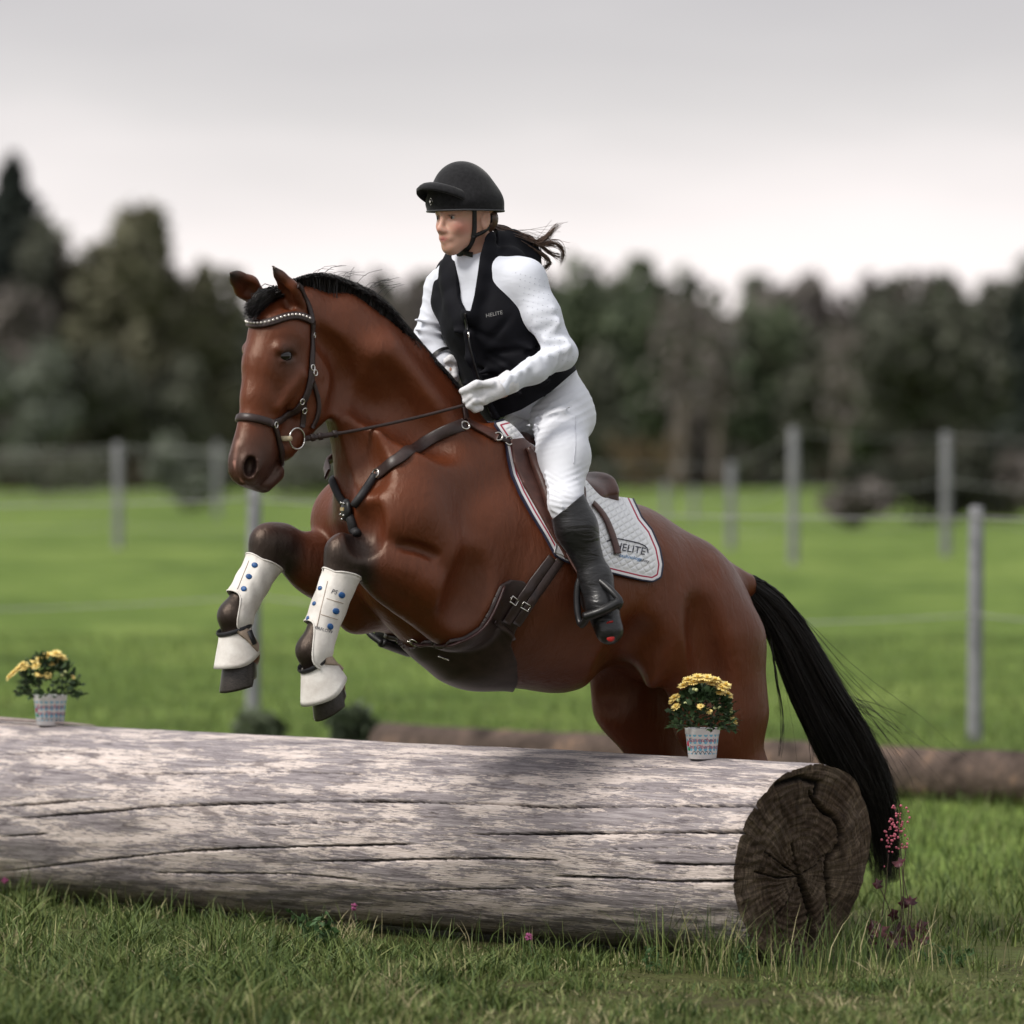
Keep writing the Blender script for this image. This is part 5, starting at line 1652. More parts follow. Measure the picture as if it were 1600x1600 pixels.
for s_ in (1, -1):
    bs.limb(hd_(.0915, 0, -.0570), hd_(.081, s_ * .021, -.0615), .0066, .0038, .007)
    bs.limb(hd_(.0900, 0, -.0685), hd_(.081, s_ * .018, -.0640), .0078, .0040, .007)
    bs.limb(hd_(.0975, 0, -.0622), hd_(.086, s_ * .020, -.0630), .0020, .0012, .0025, op='cut')
bs.limb(hd_(.064, 0, -.046), hd_(.061, 0, -.080), .027, .024, .022, .031, .024, n=LH)
bs.limb(hd_(.084, 0, -.046), hd_(.086, 0, -.057), .008, .009, .012, .016, .018, n=LH)
bs.blob(hd_(.069, 0, -.088), (.015, .016, .013), .02, axes=[FH, LH, UH])
neck0 = R(752, 418, -.02)
bs.limb(hd_(-.022, 0, -.045), neck0, .052, .056, .03)
# trunk, arms, legs inside the clothes
bs.limb(neck0, R(775, 500, -.03), .07, .085, .05, .11, .11, n=RL); bs.limb(R(775, 500, -.03), R(866, 640, .08), .085, .075, .05, .11, .10, n=RL)
LS, LE, LW = R(822, 436, -.15), R(876, 552, -.20), R(786, 604, -.285)
RS, RE, RW = R(692, 452, .10), R(668, 530, .09), R(694, 566, .04)
bs.limb(LS, LE, .038, .026, .03); bs.limb(LE, LW, .026, .018, .02)
bs.limb(RS, RE, .036, .026, .03); bs.limb(RE, RW, .026, .018, .02)
LHp, LK, LA = R(878, 660, .0), R(884, 786, -.275), R(930, 902, -.275)
RK, RA = R(760, 800, .40), R(640, 985, .42)
bs.limb(LHp, LK, .055, .030, .04); bs.limb(LK, LA, .032, .026, .03)
bs.limb(R(842, 655, .16), RK, .06, .042, .04); bs.limb(RK, RA, .05, .032, .03)
bs.limb(LW, R(752, 614, -.295), .022, .022, .02, .034, n=(0, 0, 1.0)); bs.limb(RW, R(704, 578, .03), .022, .024, .02)
BV, BQ = bs.mesh()
ok_ = relax(BV, BQ, 1)
BV = ok_
def skin_paint(V):
    C = np.tile(np.array([[.56, .325, .245]]), (len(V), 1))
    L = V - HC; f_ = L @ FH; l_ = L @ LH; z_ = L @ UH
    def bl(w, c):
        w = np.clip(w, 0, 1)[:, None]; C[:] = C * (1 - w) + np.array(c) * w
    for s_ in (1, -1):
        bl(1.15 - np.sqrt(((f_ - .06) / .04) ** 2 + ((l_ - s_ * .048) / .026) ** 2 + ((z_ + .030) / .026) ** 2), (.58, .235, .185))
        bl((1.2 - np.sqrt(((l_ - s_ * .033 + 0) / .021) ** 2 + ((z_ - .0235 + .12 * (np.abs(l_) - .033) ** 1 * 0) / .0042) ** 2)) * 1.2 * (f_ > .05), (.10, .05, .03))
        bl((1.15 - np.sqrt(((l_ - s_ * .032) / .0135) ** 2 + ((z_ - .0075) / .0028) ** 2)) * 1.5 * (f_ > .05), (.035, .018, .014))
        bl((1.1 - np.sqrt(((l_ - s_ * .032) / .016) ** 2 + ((z_ - .004) / .010) ** 2)) * .5 * (f_ > .05), (.30, .15, .11))
    bl((1.15 - np.sqrt((l_ / .020) ** 2 + ((z_ + .0628) / .0100) ** 2)) * 1.4 * (f_ > .07), (.43, .16, .135))
    bl((1.1 - np.sqrt((l_ / .019) ** 2 + ((z_ + .0625) / .0020) ** 2)) * 1.5 * (f_ > .07), (.08, .025, .022))
    bl((1.2 - np.sqrt((l_ / .016) ** 2 + ((z_ + .036) / .014) ** 2)) * .5 * (f_ > .095), (.58, .26, .20))
    return C
mskin = NT('skin'); vs_ = mskin.coord()
mskin.fin(mskin.attr('tone').outputs['Color'], .48, mskin.bump(mskin.noise(vs_, 600, 2), .08, .0006), .4, 0, 0, 0, .25)
person = mesh_obj('person', BV, BQ, mskin.m, attr={'tone': skin_paint(BV)})
tag(person, 'rider in white with black vest and helmet on the jumping horse', 'person')
BBVH = bvh_of(BV, BQ)
# eyes
wht = NT('eye_white'); wht.fin((.34, .31, .30), .3, None, .4); iri = NT('iris'); iri.fin((.035, .028, .022), .15, None, .5)
for s_ in (1, -1):
    e = mesh_obj('eye', *sphere(hd_(.0745, s_ * .0315, .0015), .0121, 16, 12), wht.m, person)
    V, F = sphere(hd_(.0745, s_ * .0315, .0015) + norm(FH * 1.0 - LH * .10) * .0082, (.0050, .0064, .0064), 14, 10, axes=[FH, LH, UH]); mesh_obj('iris', V, F, iri.m, e)

# ---- cloth materials
def cloth(name, col, var=.08, wr=.5, wscale=(14, 14, 9), rough=.8, fold=.012, sheen=.1, spec=.25):
    t = NT(name); v = t.coord('Object')
    n = t.noise(v, 20, 4)
    w1 = t.noise(t.coord('Object', wscale, (.5, .7, .3)), 1.0, 2.5, .45, .35)
    nb_ = t.bump(t.noise(v, 500, 2), .12, .0008, t.bump(w1, wr, fold))
    return t.fin(t.ramp(n, [(.3, tuple(c * (1 - var) for c in col)), (.7, tuple(min(1, c * (1 + var)) for c in col))]), rough, nb_, spec, 0, sheen)
SHIRT = cloth('white_stretch_shirt', (.70, .73, .81), .03, .28, (9, 9, 24))
BREECH = cloth('white_breeches', (.72, .74, .80), .03, .25, (5, 5, 12))
VESTM = cloth('navy_black_nylon', (.0060, .0062, .0092), .2, .5, (10, 10, 7), .75, sheen=0, spec=.14)
GLOVE = cloth('white_glove', (.72, .72, .75), .05, .3, (40, 40, 40))
BOOTM = NT('black_boot'); vq = BOOTM.coord()
BOOTM.fin(BOOTM.ramp(BOOTM.noise(vq, 25, 4), [(.3, (.008, .008, .009)), (.7, (.022, .022, .024))]), .34, BOOTM.bump(BOOTM.noise(BOOTM.coord('Object', (10, 10, 34)), 1.4, 3, .5, .8), .45, .008), .5)

# ---- shirt
ss = rskin((-.42, -.42, 1.45), (.30, .30, 2.16), .0046)
ss.limb(R(748, 432, -.03), R(775, 500, -.03), .088, .115, .06, .150, .140, n=RL)
ss.limb(R(775, 500, -.03), R(840, 600, .05), .115, .115, .06, .140, .140, n=RL)
ss.limb(R(752, 425, -.02), LS, .06, .056, .06); ss.limb(R(745, 425, -.02), RS, .06, .05, .06)
ss.limb(LS, R(848, 492, -.175), .056, .051, .03); ss.limb(R(848, 492, -.175), LE, .051, .044, .03)
ss.blob(LE + np.array([.006, 0, -.004]), .044, .02)
ss.limb(LE, R(835, 578, -.245), .044, .039, .02); ss.limb(R(835, 578, -.245), LW, .039, .030, .02)
ss.limb(RS, RE, .054, .045, .03); ss.limb(RE, RW, .044, .033, .02)
# soft folds at elbow and forearm
rg = np.random.default_rng(3)
for t_ in np.linspace(.05, .95, 8):
    c_ = LE * (1 - t_) + LW * t_ + np.array([0, -.036 + .010 * t_, 0]); o_ = norm(np.array([rg.normal(.5, .15), -.1, rg.normal(.8, .15)]))
    ss.limb(c_ - o_ * .02, c_ + o_ * .03, .0045, .003, .022)
for t_ in np.linspace(.45, .98, 5):
    c_ = LS * (1 - t_) + LE * t_ + np.array([.004, -.043, 0]); o_ = norm(np.array([rg.normal(.8, .2), -.1, rg.normal(.25, .4)]))
    ss.limb(c_ - o_ * .03, c_ + o_ * .03, .004, .003, .022)
for y0 in (500, 515, 530, 545):
    ss.limb(R(650, y0, .045), R(690, y0 + 6, .05), .006, .004, .012)
V, Q = ss.mesh()
pc = project(V)
# open at the wrists and neck
fld = np.maximum(1.0 - 60 * np.linalg.norm(V - (LW + norm(LW - LE) * .02), axis=1) * 0 - 9, -9 + 0 * V[:, 0])
fl = (V - LW) @ norm(LW - LE); f = np.where(np.linalg.norm(V - LW, axis=1) < .12, fl - .012, -1)
def axis_of(V, A, B):
    ab = B - A; t = ((V - A) @ ab) / (ab @ ab); c = A + np.clip(t, 0, 1)[:, None] * ab; d = V - c
    return t, d, np.linalg.norm(d, axis=1)
Nv = vnormals(V, Q)
t, d, r = axis_of(V, LE, LW); phi = np.arctan2(d @ np.array([0, 0, 1.0]), d @ np.array([0, -1.0, 0]))
w = np.clip(1.6 - r / .05, 0, 1) * np.clip(t * 6 + 1.2, 0, 1) * np.clip((1.1 - t) * 4, 0, 1)
fold = np.abs(np.sin(np.pi * (t * 4.6 + .62 * phi + .30 * np.sin(phi * 2 + t * 7)))) ** .6 * (.55 + .45 * np.sin(t * 13 + phi * 1.7))
D = -w * fold * .0055
t, d, r = axis_of(V, LS, LE); phi = np.arctan2(d @ np.array([0, 0, 1.0]), d @ np.array([0, -1.0, 0]))
w = np.clip(1.6 - r / .06, 0, 1) * np.clip((t - .25) * 1.6, 0, 1) * np.clip((1.15 - t) * 5, 0, 1)
fold = np.abs(np.sin(np.pi * (t * 4.0 - .55 * phi + .35 * np.sin(phi * 2.3 + t * 5)))) ** .6 * (.5 + .5 * np.sin(t * 9 + phi * 2.1))
D += -w * fold * .0045
t, d, r = axis_of(V, RE, RS); D += -np.clip(1.6 - r / .055, 0, 1) * np.abs(np.sin(np.pi * (t * 5 + 12 * d[:, 0]))) ** .6 * .004
V = V + Nv * D[:, None]
V2, T2 = clip(V, Q, f)
shirt = mesh_obj('shirt', V2, T2, SHIRT, person)
# stand-up collar
neck1 = hd_(-.020, 0, -.052)
axn = norm(neck1 - neck0)
V, F = lathe([(.074, -.012), (.070, .010), (.0645, .040), (.0625, .056), (.0595, .056), (.062, .036), (.066, .0)], 36, neck0, axn)
sl2 = (V - neck0) @ axn; fr = (V - neck0) @ FH
V = V - axn[None] * (np.clip(sl2 / .056, 0, 1) * np.clip(fr / .06, -.3, 1) * .018)[:, None]
mesh_obj('collar', V, F, SHIRT, shirt)
# tiny perforations of the sleeve
DOT = plain('perforation', (.46, .48, .56), .8)
SB = bvh_of(V2, T2)
mbd = MB()
for i in range(13):
    for j in range(8):
        x, y = 806 + j * 7.5 + (i % 2) * 3.7 + i * 3.0, 426 + i * 10.5 + j * 2.2
        r = SB.ray_cast(Vector(CAMP), Vector(norm(ray(x, y))))
        if r[0] is not None and np.linalg.norm(np.array(r[0]) - (LS + LE) / 2) < .17:
            mbd.add(*sphere(np.array(r[0]), .0014, 6, 4))
if mbd.n: pf = mbd.build('perforations', DOT, shirt); pf['kind'] = 'stuff'
for x, y in ((736, 409), (741, 406), (746, 403), (750, 399), (727, 424), (725, 431)):
    p_ = R(x, y, -.12)
    r = BVHTree.FromPolygons([tuple(v) for v in V], [tuple(f_) for f_ in F]).ray_cast(Vector(CAMP), Vector(norm(ray(x, y))))
    if r[0] is not None: mesh_obj('rhinestone', *sphere(np.array(r[0]), .0022, 6, 5), gem.m, shirt)

# ---- vest
vs = rskin((-.40, -.34, 1.45), (.34, .34, 2.20), .0048)
vs.limb(R(752, 438, -.03), R(768, 500, -.03), .108, .128, .05, .152, .162, n=RL)
vs.limb(R(768, 500, -.03), R(806, 575, .01), .128, .142, .05, .162, .178, n=RL)
vs.limb(R(806, 575, .01), R(838, 640, .05), .142, .140, .05, .178, .180, n=RL)
vs.limb(R(800, 408, -.10), R(806, 450, -.09), .040, .05, .05); vs.limb(R(703, 424, .06), R(700, 470, .05), .036, .05, .05)
vs.limb(R(790, 402, .0), R(818, 440, .04), .06, .07, .05)
# padded edges either side of the front opening
front = [(716, 398), (710, 418), (711, 445), (716, 475), (726, 500)]
front2 = [(762, 372), (754, 395), (748, 425), (742, 455), (734, 490)]
for path, y0, y1, r_ in ((front, .02, -.10, .030), (front2, -.115, -.165, .026)):
    pts = [R(x, y, y0 + (y1 - y0) * i / 4) for i, (x, y) in enumerate(path)]
    for a, b in zip(pts, pts[1:]): vs.limb(a, b, r_, r_, .03)
vs.limb(R(768, 372, -.06), R(800, 378, .03), .026, .03, .03); vs.limb(R(800, 378, .03), R(822, 398, .06), .03, .045, .04)
vs.limb(R(716, 398, .02), R(742, 388, .10), .024, .024, .03)
# zip hump and creases
zipx = [R(729, 520, -.19), R(735, 560, -.18), R(752, 610, -.16), R(778, 655, -.12)]
for a, b in zip(zipx, zipx[1:]): vs.limb(a, b, .010, .010, .03)
rg = np.random.default_rng(9)
for i in range(26):
    x, y = rg.uniform(715, 860), rg.uniform(500, 640)
    p_ = trace(vs, x, y, 15.6, 17.2)
    o_ = norm(np.array([.75 + rg.normal(0, .2), -.3, rg.normal(-.05, .35)])); L_ = rg.uniform(.02, .06)
    vs.limb(p_ - o_ * L_, p_ + o_ * L_, .002, .0015, .022, op='add' if i % 2 else 'cut')
V, Q = vs.mesh(); pc = project(V)
hem = [(600, 745), (745, 664), (770, 657), (815, 640), (860, 613), (905, 574), (905, 200), (600, 200)]
f = inside_poly(pc, hem)
opening = [(709, 396), (712, 430), (714, 462), (720, 484), (735, 486), (741, 462), (746, 430), (750, 400), (758, 372), (740, 360), (715, 372)]
fo = -inside_poly(pc, opening)
frontside = ((V - R(752, 438, -.03)) @ RF) > .02
f = np.where(frontside, np.maximum(f, fo), f)
# hollow for neck and collar
dn = (V - neck0); dn = dn - (dn @ axn)[:, None] * axn; above = ((V - neck0) @ axn) > -.045
f = np.where(above, np.maximum(f, (.078 - np.linalg.norm(dn, axis=1)) * 500), f)
V2, T2 = clip(V, Q, f)
V3, T3 = skirt(V2, T2, .018)
vest = mesh_obj('vest', V3, T3, VESTM, person)
VB = bvh_of(V2, T2)
WHT = plain('white_print', (.25, .25, .25), .6)
text_on(VB, 'HELITE', 772, 491, 8.0, -12, 'lettering', WHT, vest, .001, .1, 1.1)
P = [hit(VB, x, y, .002)[0] for x, y in catmull([(727, 490), (730, 515), (733, 540), (742, 575), (756, 615), (768, 650)], 22)]
V, F = ribbon(smooth_rows(P, 3), np.tile(RF, (22, 1)), .010, .004); mesh_obj('zip', V, F, plain('black_zip', (.006, .006, .007), .35), vest)
p_, n_ = hit(VB, 731, 523, .006); mesh_obj('zip_pull', *box(p_, (.003, .002, .009)), STEEL, vest)
p_, n_ = hit(VB, 729, 484, .004)
V, F = sphere(p_, (.022, .012, .016), 14, 10, axes=[RL, RF, (0, 0, 1)]); mesh_obj('chest_clip', V, F, BLACKP, vest)

# ---- breeches
bb = rskin((-.40, -.46, .95), (.40, .50, 1.86), .005)
bb.limb(R(852, 600, .05), R(870, 655, .07), .085, .088, .06, .125, .135, n=RL)
bb.blob(R(884, 640, .06), (.078, .10, .080), .05)
bb.limb(R(874, 655, -.03), R(880, 715, -.17), .090, .076, .05); bb.limb(R(880, 715, -.17), LK, .076, .050, .04)
bb.limb(LK, R(894, 818, -.285), .050, .046, .03)
bb.limb(R(838, 652, .14), R(800, 720, .32), .092, .08, .05); bb.limb(R(800, 720, .32), RK, .08, .056, .04); bb.limb(RK, R(735, 850, .41), .055, .05, .03)
rg = np.random.default_rng(4)
for i in range(10):                                   # creases at the hip joint and behind the knee
    x0, y0 = 800 + i * 9, 672 - i * 3.2 + rg.normal(0, 4)
    p_ = trace(bb, x0, y0, 15.4, 17.4); o_ = norm(np.array([.85, -.2, .28 + rg.normal(0, .15)])); L_ = rg.uniform(.03, .05)
    bb.limb(p_ - o_ * L_, p_ + o_ * L_, .002, .0015, .020, op='add' if i % 2 else 'cut')
for i in range(8):
    p_ = trace(bb, 856 + i * 1.5, 742 + i * 8, 15.4, 17.4); o_ = norm(np.array([.7, -.4, -.30 + rg.normal(0, .15)]))
    bb.limb(p_ - o_ * .015, p_ + o_ * .030, .002, .001, .014)
V, Q = bb.mesh()
Nv = vnormals(V, Q); pcs = project(V)
def crease(cx, cy, rad, ang, wl, amp, seed):
    a = math.radians(ang); x = pcs[:, 0] - cx; y = pcs[:, 1] - cy
    u = x * math.cos(a) + y * math.sin(a); v = -x * math.sin(a) + y * math.cos(a)
    return -np.exp(-(u / rad) ** 2 - (v / (rad * .6)) ** 2) * np.abs(np.sin(np.pi * (v / wl + .25 * np.sin(u / 17 + seed) + u * .006))) ** .6 * amp
D = crease(820, 668, 60, -16, 8.5, .0060, 1) + crease(882, 648, 55, -30, 12, .0040, 2) + crease(862, 762, 30, 25, 7.5, .0045, 3) + crease(905, 742, 26, -25, 9, .0035, 4) + crease(880, 790, 34, 12, 9, .0035, 5)
V = V + Nv * D[:, None]
brc = mesh_obj('breeches', V, Q, BREECH, person)
BRB = bvh_of(V, Q)
SEAM = plain('seam_thread', (.62, .63, .68), .8)
for path in ([(899, 650), (899, 690), (896, 725)],):
    P = smooth_rows([hit(BRB, x, y, .0012)[0] for x, y in catmull(path, 24)], 2)
    tv, tf = tube(P, .0009, 5); mesh_obj('seam', tv, tf, SEAM, brc)

# ---- boots
def boot(K, A, heel, toe, name='riding_boot'):
    t = rskin(np.minimum.reduce([K, A, heel, toe]) - .16, np.maximum.reduce([K, A, heel, toe]) + .16, .0042)
    d = norm(A - K); L = np.linalg.norm(A - K)
    t.limb(K + d * .015, K + d * L * .35, .060, .060, .03); t.limb(K + d * L * .35, A, .060, .038, .03)
    t.limb(A, heel, .040, .038, .03); t.limb(A, (A + toe) / 2, .044, .044, .03); t.limb((A + toe) / 2, toe, .044, .036, .025)
    t.limb(heel, toe, .036, .034, .03)
    global BT1
    if name == 'riding_boot' and K[1] < 0: BT1 = t
    V, Q = t.mesh()
    # cut the shaft open below the knee, dipping at the back
    c = K + d * .035
    f = -((V - c) @ d) - .05 * ((V - c) @ RF)
    if K[1] < 0:
        pk = project(V); f = -((pk[:, 1] - (812 - (pk[:, 0] - 862) * .80)) / PM)
    f = np.where(np.linalg.norm(V - K, axis=1) < .2, f, -1)
    V, T = clip(V, Q, f); V2, T2 = skirt(V, T, .004)
    return mesh_obj(name, V2, T2, BOOTM.m, person)
K0 = R(884, 782, -.285); A0 = R(931, 905, -.285)
b1 = boot(K0, A0, R(930, 938, -.245), R(952, 985, -.335))
V, F = tube([R(870, 800, -.36), R(872, 830, -.37)], .002, 6)
b2 = boot(RK, R(672, 955, .40), R(660, 985, .42), R(606, 985, .36))
p_ = trace(BT1, 954, 997, 15.6, 17)
mesh_obj('toe_badge', *sphere(p_, (.012, .004, .011), 14, 8), plain('red_badge', (.45, .015, .015), .5), b1)
mesh_obj('toe_mark', *box(trace(BT1, 953, 972, 15.6, 17), (.010, .002, .003), [norm(np.array([1, 0, .25])), (0, 1, 0), (0, 0, 1)]), plain('red_mark', (.35, .012, .012), .5), b1)
# spur strap stitching on the boot top
# ---- stirrups
def stirrup(pts, tread, label, up):
    root = empty('stirrup', pts[0]); tag(root, label, 'stirrup', 'stirrups'); bpy.context.view_layer.update()
    V, F = tube(np.array(pts), .0105, 10, 40); mesh_obj('frame', V, F, BLACKP, root)
    V, F = tube(np.array(tread), .019, 10, 14, flat=((0, 0, 1), .75)); mesh_obj('tread', V, F, BLACKP, root)
    V, F = ribbon(catmull(up, 16), np.tile(HB.V, (16, 1)), .022, .006); mesh_obj('stirrup_leather', V, F, LTH2, root)
    return root
stirrup([R(918, 965, -.37), R(908, 976, -.32), R(902, 950, -.30), R(903, 915, -.29), R(914, 896, -.29), R(935, 906, -.325), R(957, 925, -.36), R(969, 940, -.375), R(964, 950, -.38)],
        [R(914, 964, -.365), R(940, 955, -.385), R(968, 940, -.375)], 'black stirrup on the rider near foot', [R(880, 845, -.24), R(893, 872, -.27), R(908, 897, -.29)])
stirrup([R(598, 1006, .33), R(575, 985, .36), R(590, 962, .40), R(625, 960, .42), R(645, 985, .43), R(636, 1018, .40)], [R(596, 1004, .33), R(640, 1020, .40)], 'black stirrup below the horse chest on the far side', [R(640, 900, .42), R(625, 930, .42), R(610, 962, .41)])

# ---- gloves: palm, four curled fingers, thumb
def glove(W, K, fing, thumb, cuffdir, r=.0092, cs=1.0):
    t = rskin(np.min([W, K] + [p for f_ in fing for p in f_] + thumb, axis=0) - .08, np.max([W, K] + [p for f_ in fing for p in f_] + thumb, axis=0) + .08, .0028)
    t.limb(W, K, .024 * cs, .022 * cs, .02, .032 * cs, .038 * cs, n=(0, .3, 1.0))
    for f_ in fing:
        for a, b in zip(f_, f_[1:]): t.limb(a, b, r, r * .93, .006)
    for a, b in zip(thumb, thumb[1:]): t.limb(a, b, r * 1.15, r, .010)
    V, Q = t.mesh()
    g = mesh_obj('glove', V, Q, GLOVE, person)
    V, F = lathe([(.027 * cs, -.012), (.031 * cs, .0), (.0335 * cs, .018), (.0345 * cs, .032), (.032 * cs, .032), (.030 * cs, .015), (.026 * cs, -.010)], 24, W + norm(cuffdir) * .002, norm(cuffdir)); mesh_obj('cuff', V, F, GLOVE, g)
    return g
fing = []
for i in range(4):
    y = 602 + i * 7.6; dx = [2, -2, -1, 4][i]
    fing.append([R(756 + dx, y, -.300), R(737 + dx, y + 2, -.322), R(729 + dx, y + 9, -.318), R(738 + dx, y + 15, -.306), R(747 + dx, y + 13, -.303)])
glove(R(786, 603, -.286), R(757, 613, -.300), fing, [R(768, 600, -.314), R(745, 600, -.330), R(722, 611, -.324)], LE - LW, .0098, 1.05)
fing = []
for i in range(4):
    y = 566 + i * 6
    fing.append([R(704, y, .03), R(712, y + 3, .01), R(712, y + 9, .03), R(703, y + 11, .045)])
glove(RW, R(702, 574, .03), fing, [R(698, 564, .01), R(704, 560, .0), R(712, 564, .0)], RE - RW)
V, F = lathe([(.040, -.006), (.041, .006)], 20, RW + norm(RE - RW) * .02, norm(RE - RW)); mesh_obj('wrist_strap', V, F, BLACKP, person)

# ---- helmet
hsn = rskin(HC + [-.22, -.22, -.05], HC + [.22, .22, .25], .003)
hsn.blob(hd_(-.001, 0, .046), (.108, .099, .125), .02, axes=[norm(FH + UH * -.12), LH, UH])
hsn.limb(hd_(.065, 0, .045), hd_(-.056, 0, .040), .040, .044, .04, .088, .085, n=LH)
V, Q = hsn.mesh()
zz = (V - HC) @ UH; ff_ = (V - HC) @ FH
f = (.020 + .04 * np.clip(ff_, -.2, .2) + .55 * np.clip(ff_ + .03, -.2, 0) * 0) - zz
V2, T2 = clip(V, Q, f); V3, T3 = skirt(V2, T2, .016)
HELM = NT('black_suede'); vh = HELM.coord()
HELM.fin(HELM.ramp(HELM.noise(vh, 90, 4), [(.3, (.009, .009, .0105)), (.7, (.019, .019, .021))]), .85, HELM.bump(HELM.noise(vh, 700, 2), .3, .001), .2, 0, .25)
helmet = mesh_obj('helmet', V3, T3, HELM.m, person)
HLB = bvh_of(V2, T2)
# band with piping round the rim
lp = max(rim_loops(T2), key=len); P = V2[lp]
cen = P.mean(0)
P2 = smooth_rows(np.vstack([P, P[:1]]), 6)[::3]
N2 = norm(P2 - cen - ((P2 - cen) @ UH)[:, None] * UH)
V, F = ribbon(P2 + UH * .015 + N2 * .0005, N2, .030, .005, False); mesh_obj('band', V, F, HELM.m, helmet)
V, F = tube(P2 - UH * .001 + N2 * .002, .0030, 6, cap=False); mesh_obj('piping', V, F, plain('grey_piping', (.05, .05, .055), .5), helmet)
# peak: a curved plate
rows = []
na, nr_ = 25, 8
for i in range(nr_):
    t = i / (nr_ - 1)
    for j in range(na):
        a = (j / (na - 1) - .5) * 2.2
        ext = t * .072 * max(0.0, math.cos(a * 1.38)) ** .55
        base = hd_(-.006, 0, .069) + FH * math.cos(a) * .104 + LH * math.sin(a) * .094
        out = norm(FH * math.cos(a * .55) + LH * math.sin(a * .55) * .6)
        rows.append(base + out * ext + UH * (.016 + .034 * math.sin(t * 2.0) * max(0.0, math.cos(a * 1.38)) ** .5 - .026 * (a / 1.1) ** 2 - .020 * t * t))
top = np.array(rows); bot = top - UH * .010
V = np.vstack([top, bot]); m = len(top); F = []
for i in range(nr_ - 1):
    for j in range(na - 1):
        a, b, c, d = i * na + j, i * na + j + 1, (i + 1) * na + j + 1, (i + 1) * na + j
        F += [(a, d, c, b), (m + a, m + b, m + c, m + d)]
for j in range(na - 1):
    a, b = (nr_ - 1) * na + j, (nr_ - 1) * na + j + 1
    F.append((a, m + a, m + b, b)); F.append((j, j + 1, m + j + 1, m + j))
for i in range(nr_ - 1):
    for j in (0, na - 1):
        a, d = i * na + j, (i + 1) * na + j
        F.append((a, m + a, m + d, d) if j == 0 else (a, d, m + d, m + a))
mesh_obj('peak', V, F, HELM.m, helmet)
bb_ = BVHTree.FromObject(bpy.data.objects['band'], bpy.context.evaluated_depsgraph_get())
p_, n_ = hit(bb_, 674, 315, .002); p3_, n3_ = hit(HLB, 674, 315, .002)
if p3_[1] < p_[1]: p_, n_ = p3_, n3_
e1 = norm(np.cross(n_, UH)); e2 = np.cross(e1, n_)
for sz, mt, lf in ((.0115, STEEL, .000), (.0085, BLACKP, .0015), (.0045, STEEL, .003)):
    c_ = p_ + norm(n_) * lf
    V = [c_ + e1 * sz, c_ + e2 * sz, c_ - e1 * sz, c_ - e2 * sz]; V = np.array(V + [v - norm(n_) * .004 for v in V])
    mesh_obj('emblem', V, [(0, 1, 2, 3), (7, 6, 5, 4), (0, 4, 5, 1), (1, 5, 6, 2), (2, 6, 7, 3), (3, 7, 4, 0)], mt, helmet, smooth=False)
# harness
WEB = plain('black_webbing', (.008, .008, .009), .6, bump=.4)
def web(px, w, far=True):
    hits = [hit(BBVH, x, y, .003) for x, y in catmull(px, 14)]
    P = smooth_rows([a for a, b in hits], 2); N = norm(smooth_rows([b for a, b in hits], 3))
    V, F = ribbon(P, N, w, .004); mesh_obj('harness', V, F, WEB, helmet)
    if far:
        mir = lambda A, v=False: A - 2 * ((A - (0 if v else HC)) @ LH)[:, None] * LH
        V, F = ribbon(mir(P)[::-1], mir(N, True)[::-1], w, .004); mesh_obj('harness', V, F, WEB, helmet)
web([(741, 326), (741, 345), (741, 360), (739, 370)], .014)
web([(776, 335), (768, 350), (756, 361), (742, 368)], .012)
web([(741, 366), (736, 380), (728, 391), (716, 399)], .015)
# hair: under the helmet and a wind-blown tail
MH = NT('brown_hair'); MH.fin(MH.ramp(MH.noise(MH.coord(), 90, 3), [(.3, (.035, .018, .011)), (.75, (.15, .080, .048))]), .4, None, .5)
V, F = sphere(hd_(-.050, 0, -.006), (.050, .0735, .052), 24, 16, axes=[FH, LH, UH]); mesh_obj('hair', V, F, MH.m, person)
paths = []; ws = []
keyp = [[(770, 352), (795, 362), (825, 374), (850, 388), (872, 398), (880, 402)], [(772, 356), (800, 368), (835, 378), (852, 372), (862, 362), (872, 355)],
        [(770, 354), (800, 370), (830, 385), (848, 400), (858, 415), (845, 422), (838, 412)], [(770, 358), (800, 378), (822, 392), (835, 410), (842, 424)],
        [(772, 354), (810, 366), (842, 378), (866, 382), (880, 396), (878, 408)], [(770, 352), (790, 356), (808, 364), (830, 376), (845, 392), (852, 398)],
        [(772, 356), (805, 372), (826, 384), (842, 380), (858, 370), (864, 360)]]
rg = np.random.default_rng(21)
for i in range(260):
    kp = keyp[rg.integers(0, len(keyp))]; sc2 = rg.normal(0, 2.2, 2); dy = rg.normal(0, .014)
    pts = [R(x + sc2[0] * (j / 5) + rg.normal(0, 1.0) * (j > 0), y + sc2[1] * (.4 + j / 6) + rg.normal(0, 1.0) * (j > 0), .005 + .02 * j + dy * (1 if j < 4 else .6)) for j, (x, y) in enumerate(kp)]
    cv_ = catmull(pts, 18); tq = np.linspace(0, 1, 18); cv_ = cv_ + (np.sin(tq * 11 + kp[3][0] + rg.normal(0, .5)) * tq * .008)[:, None] * np.array([.4, .3, 1.0]); paths.append(cv_); ws.append(np.interp(tq, [0, .5, .85, 1], [.0022, .0015, .0008, .0002]) * rg.uniform(.5, 1.2))
for i in range(14):
    pts = [R(790 + rg.normal(0, 8), 362, .03), R(830 + rg.normal(0, 8), 372 + rg.normal(-8, 8), .05), R(868 + rg.normal(0, 12), 370 + rg.normal(0, 18), .07)]
    paths.append(catmull(pts, 18)); ws.append(np.full(18, .0005))
V, F = strands(np.array(paths), np.array(ws)); mesh_obj('ponytail', V, F, MH.m, person)

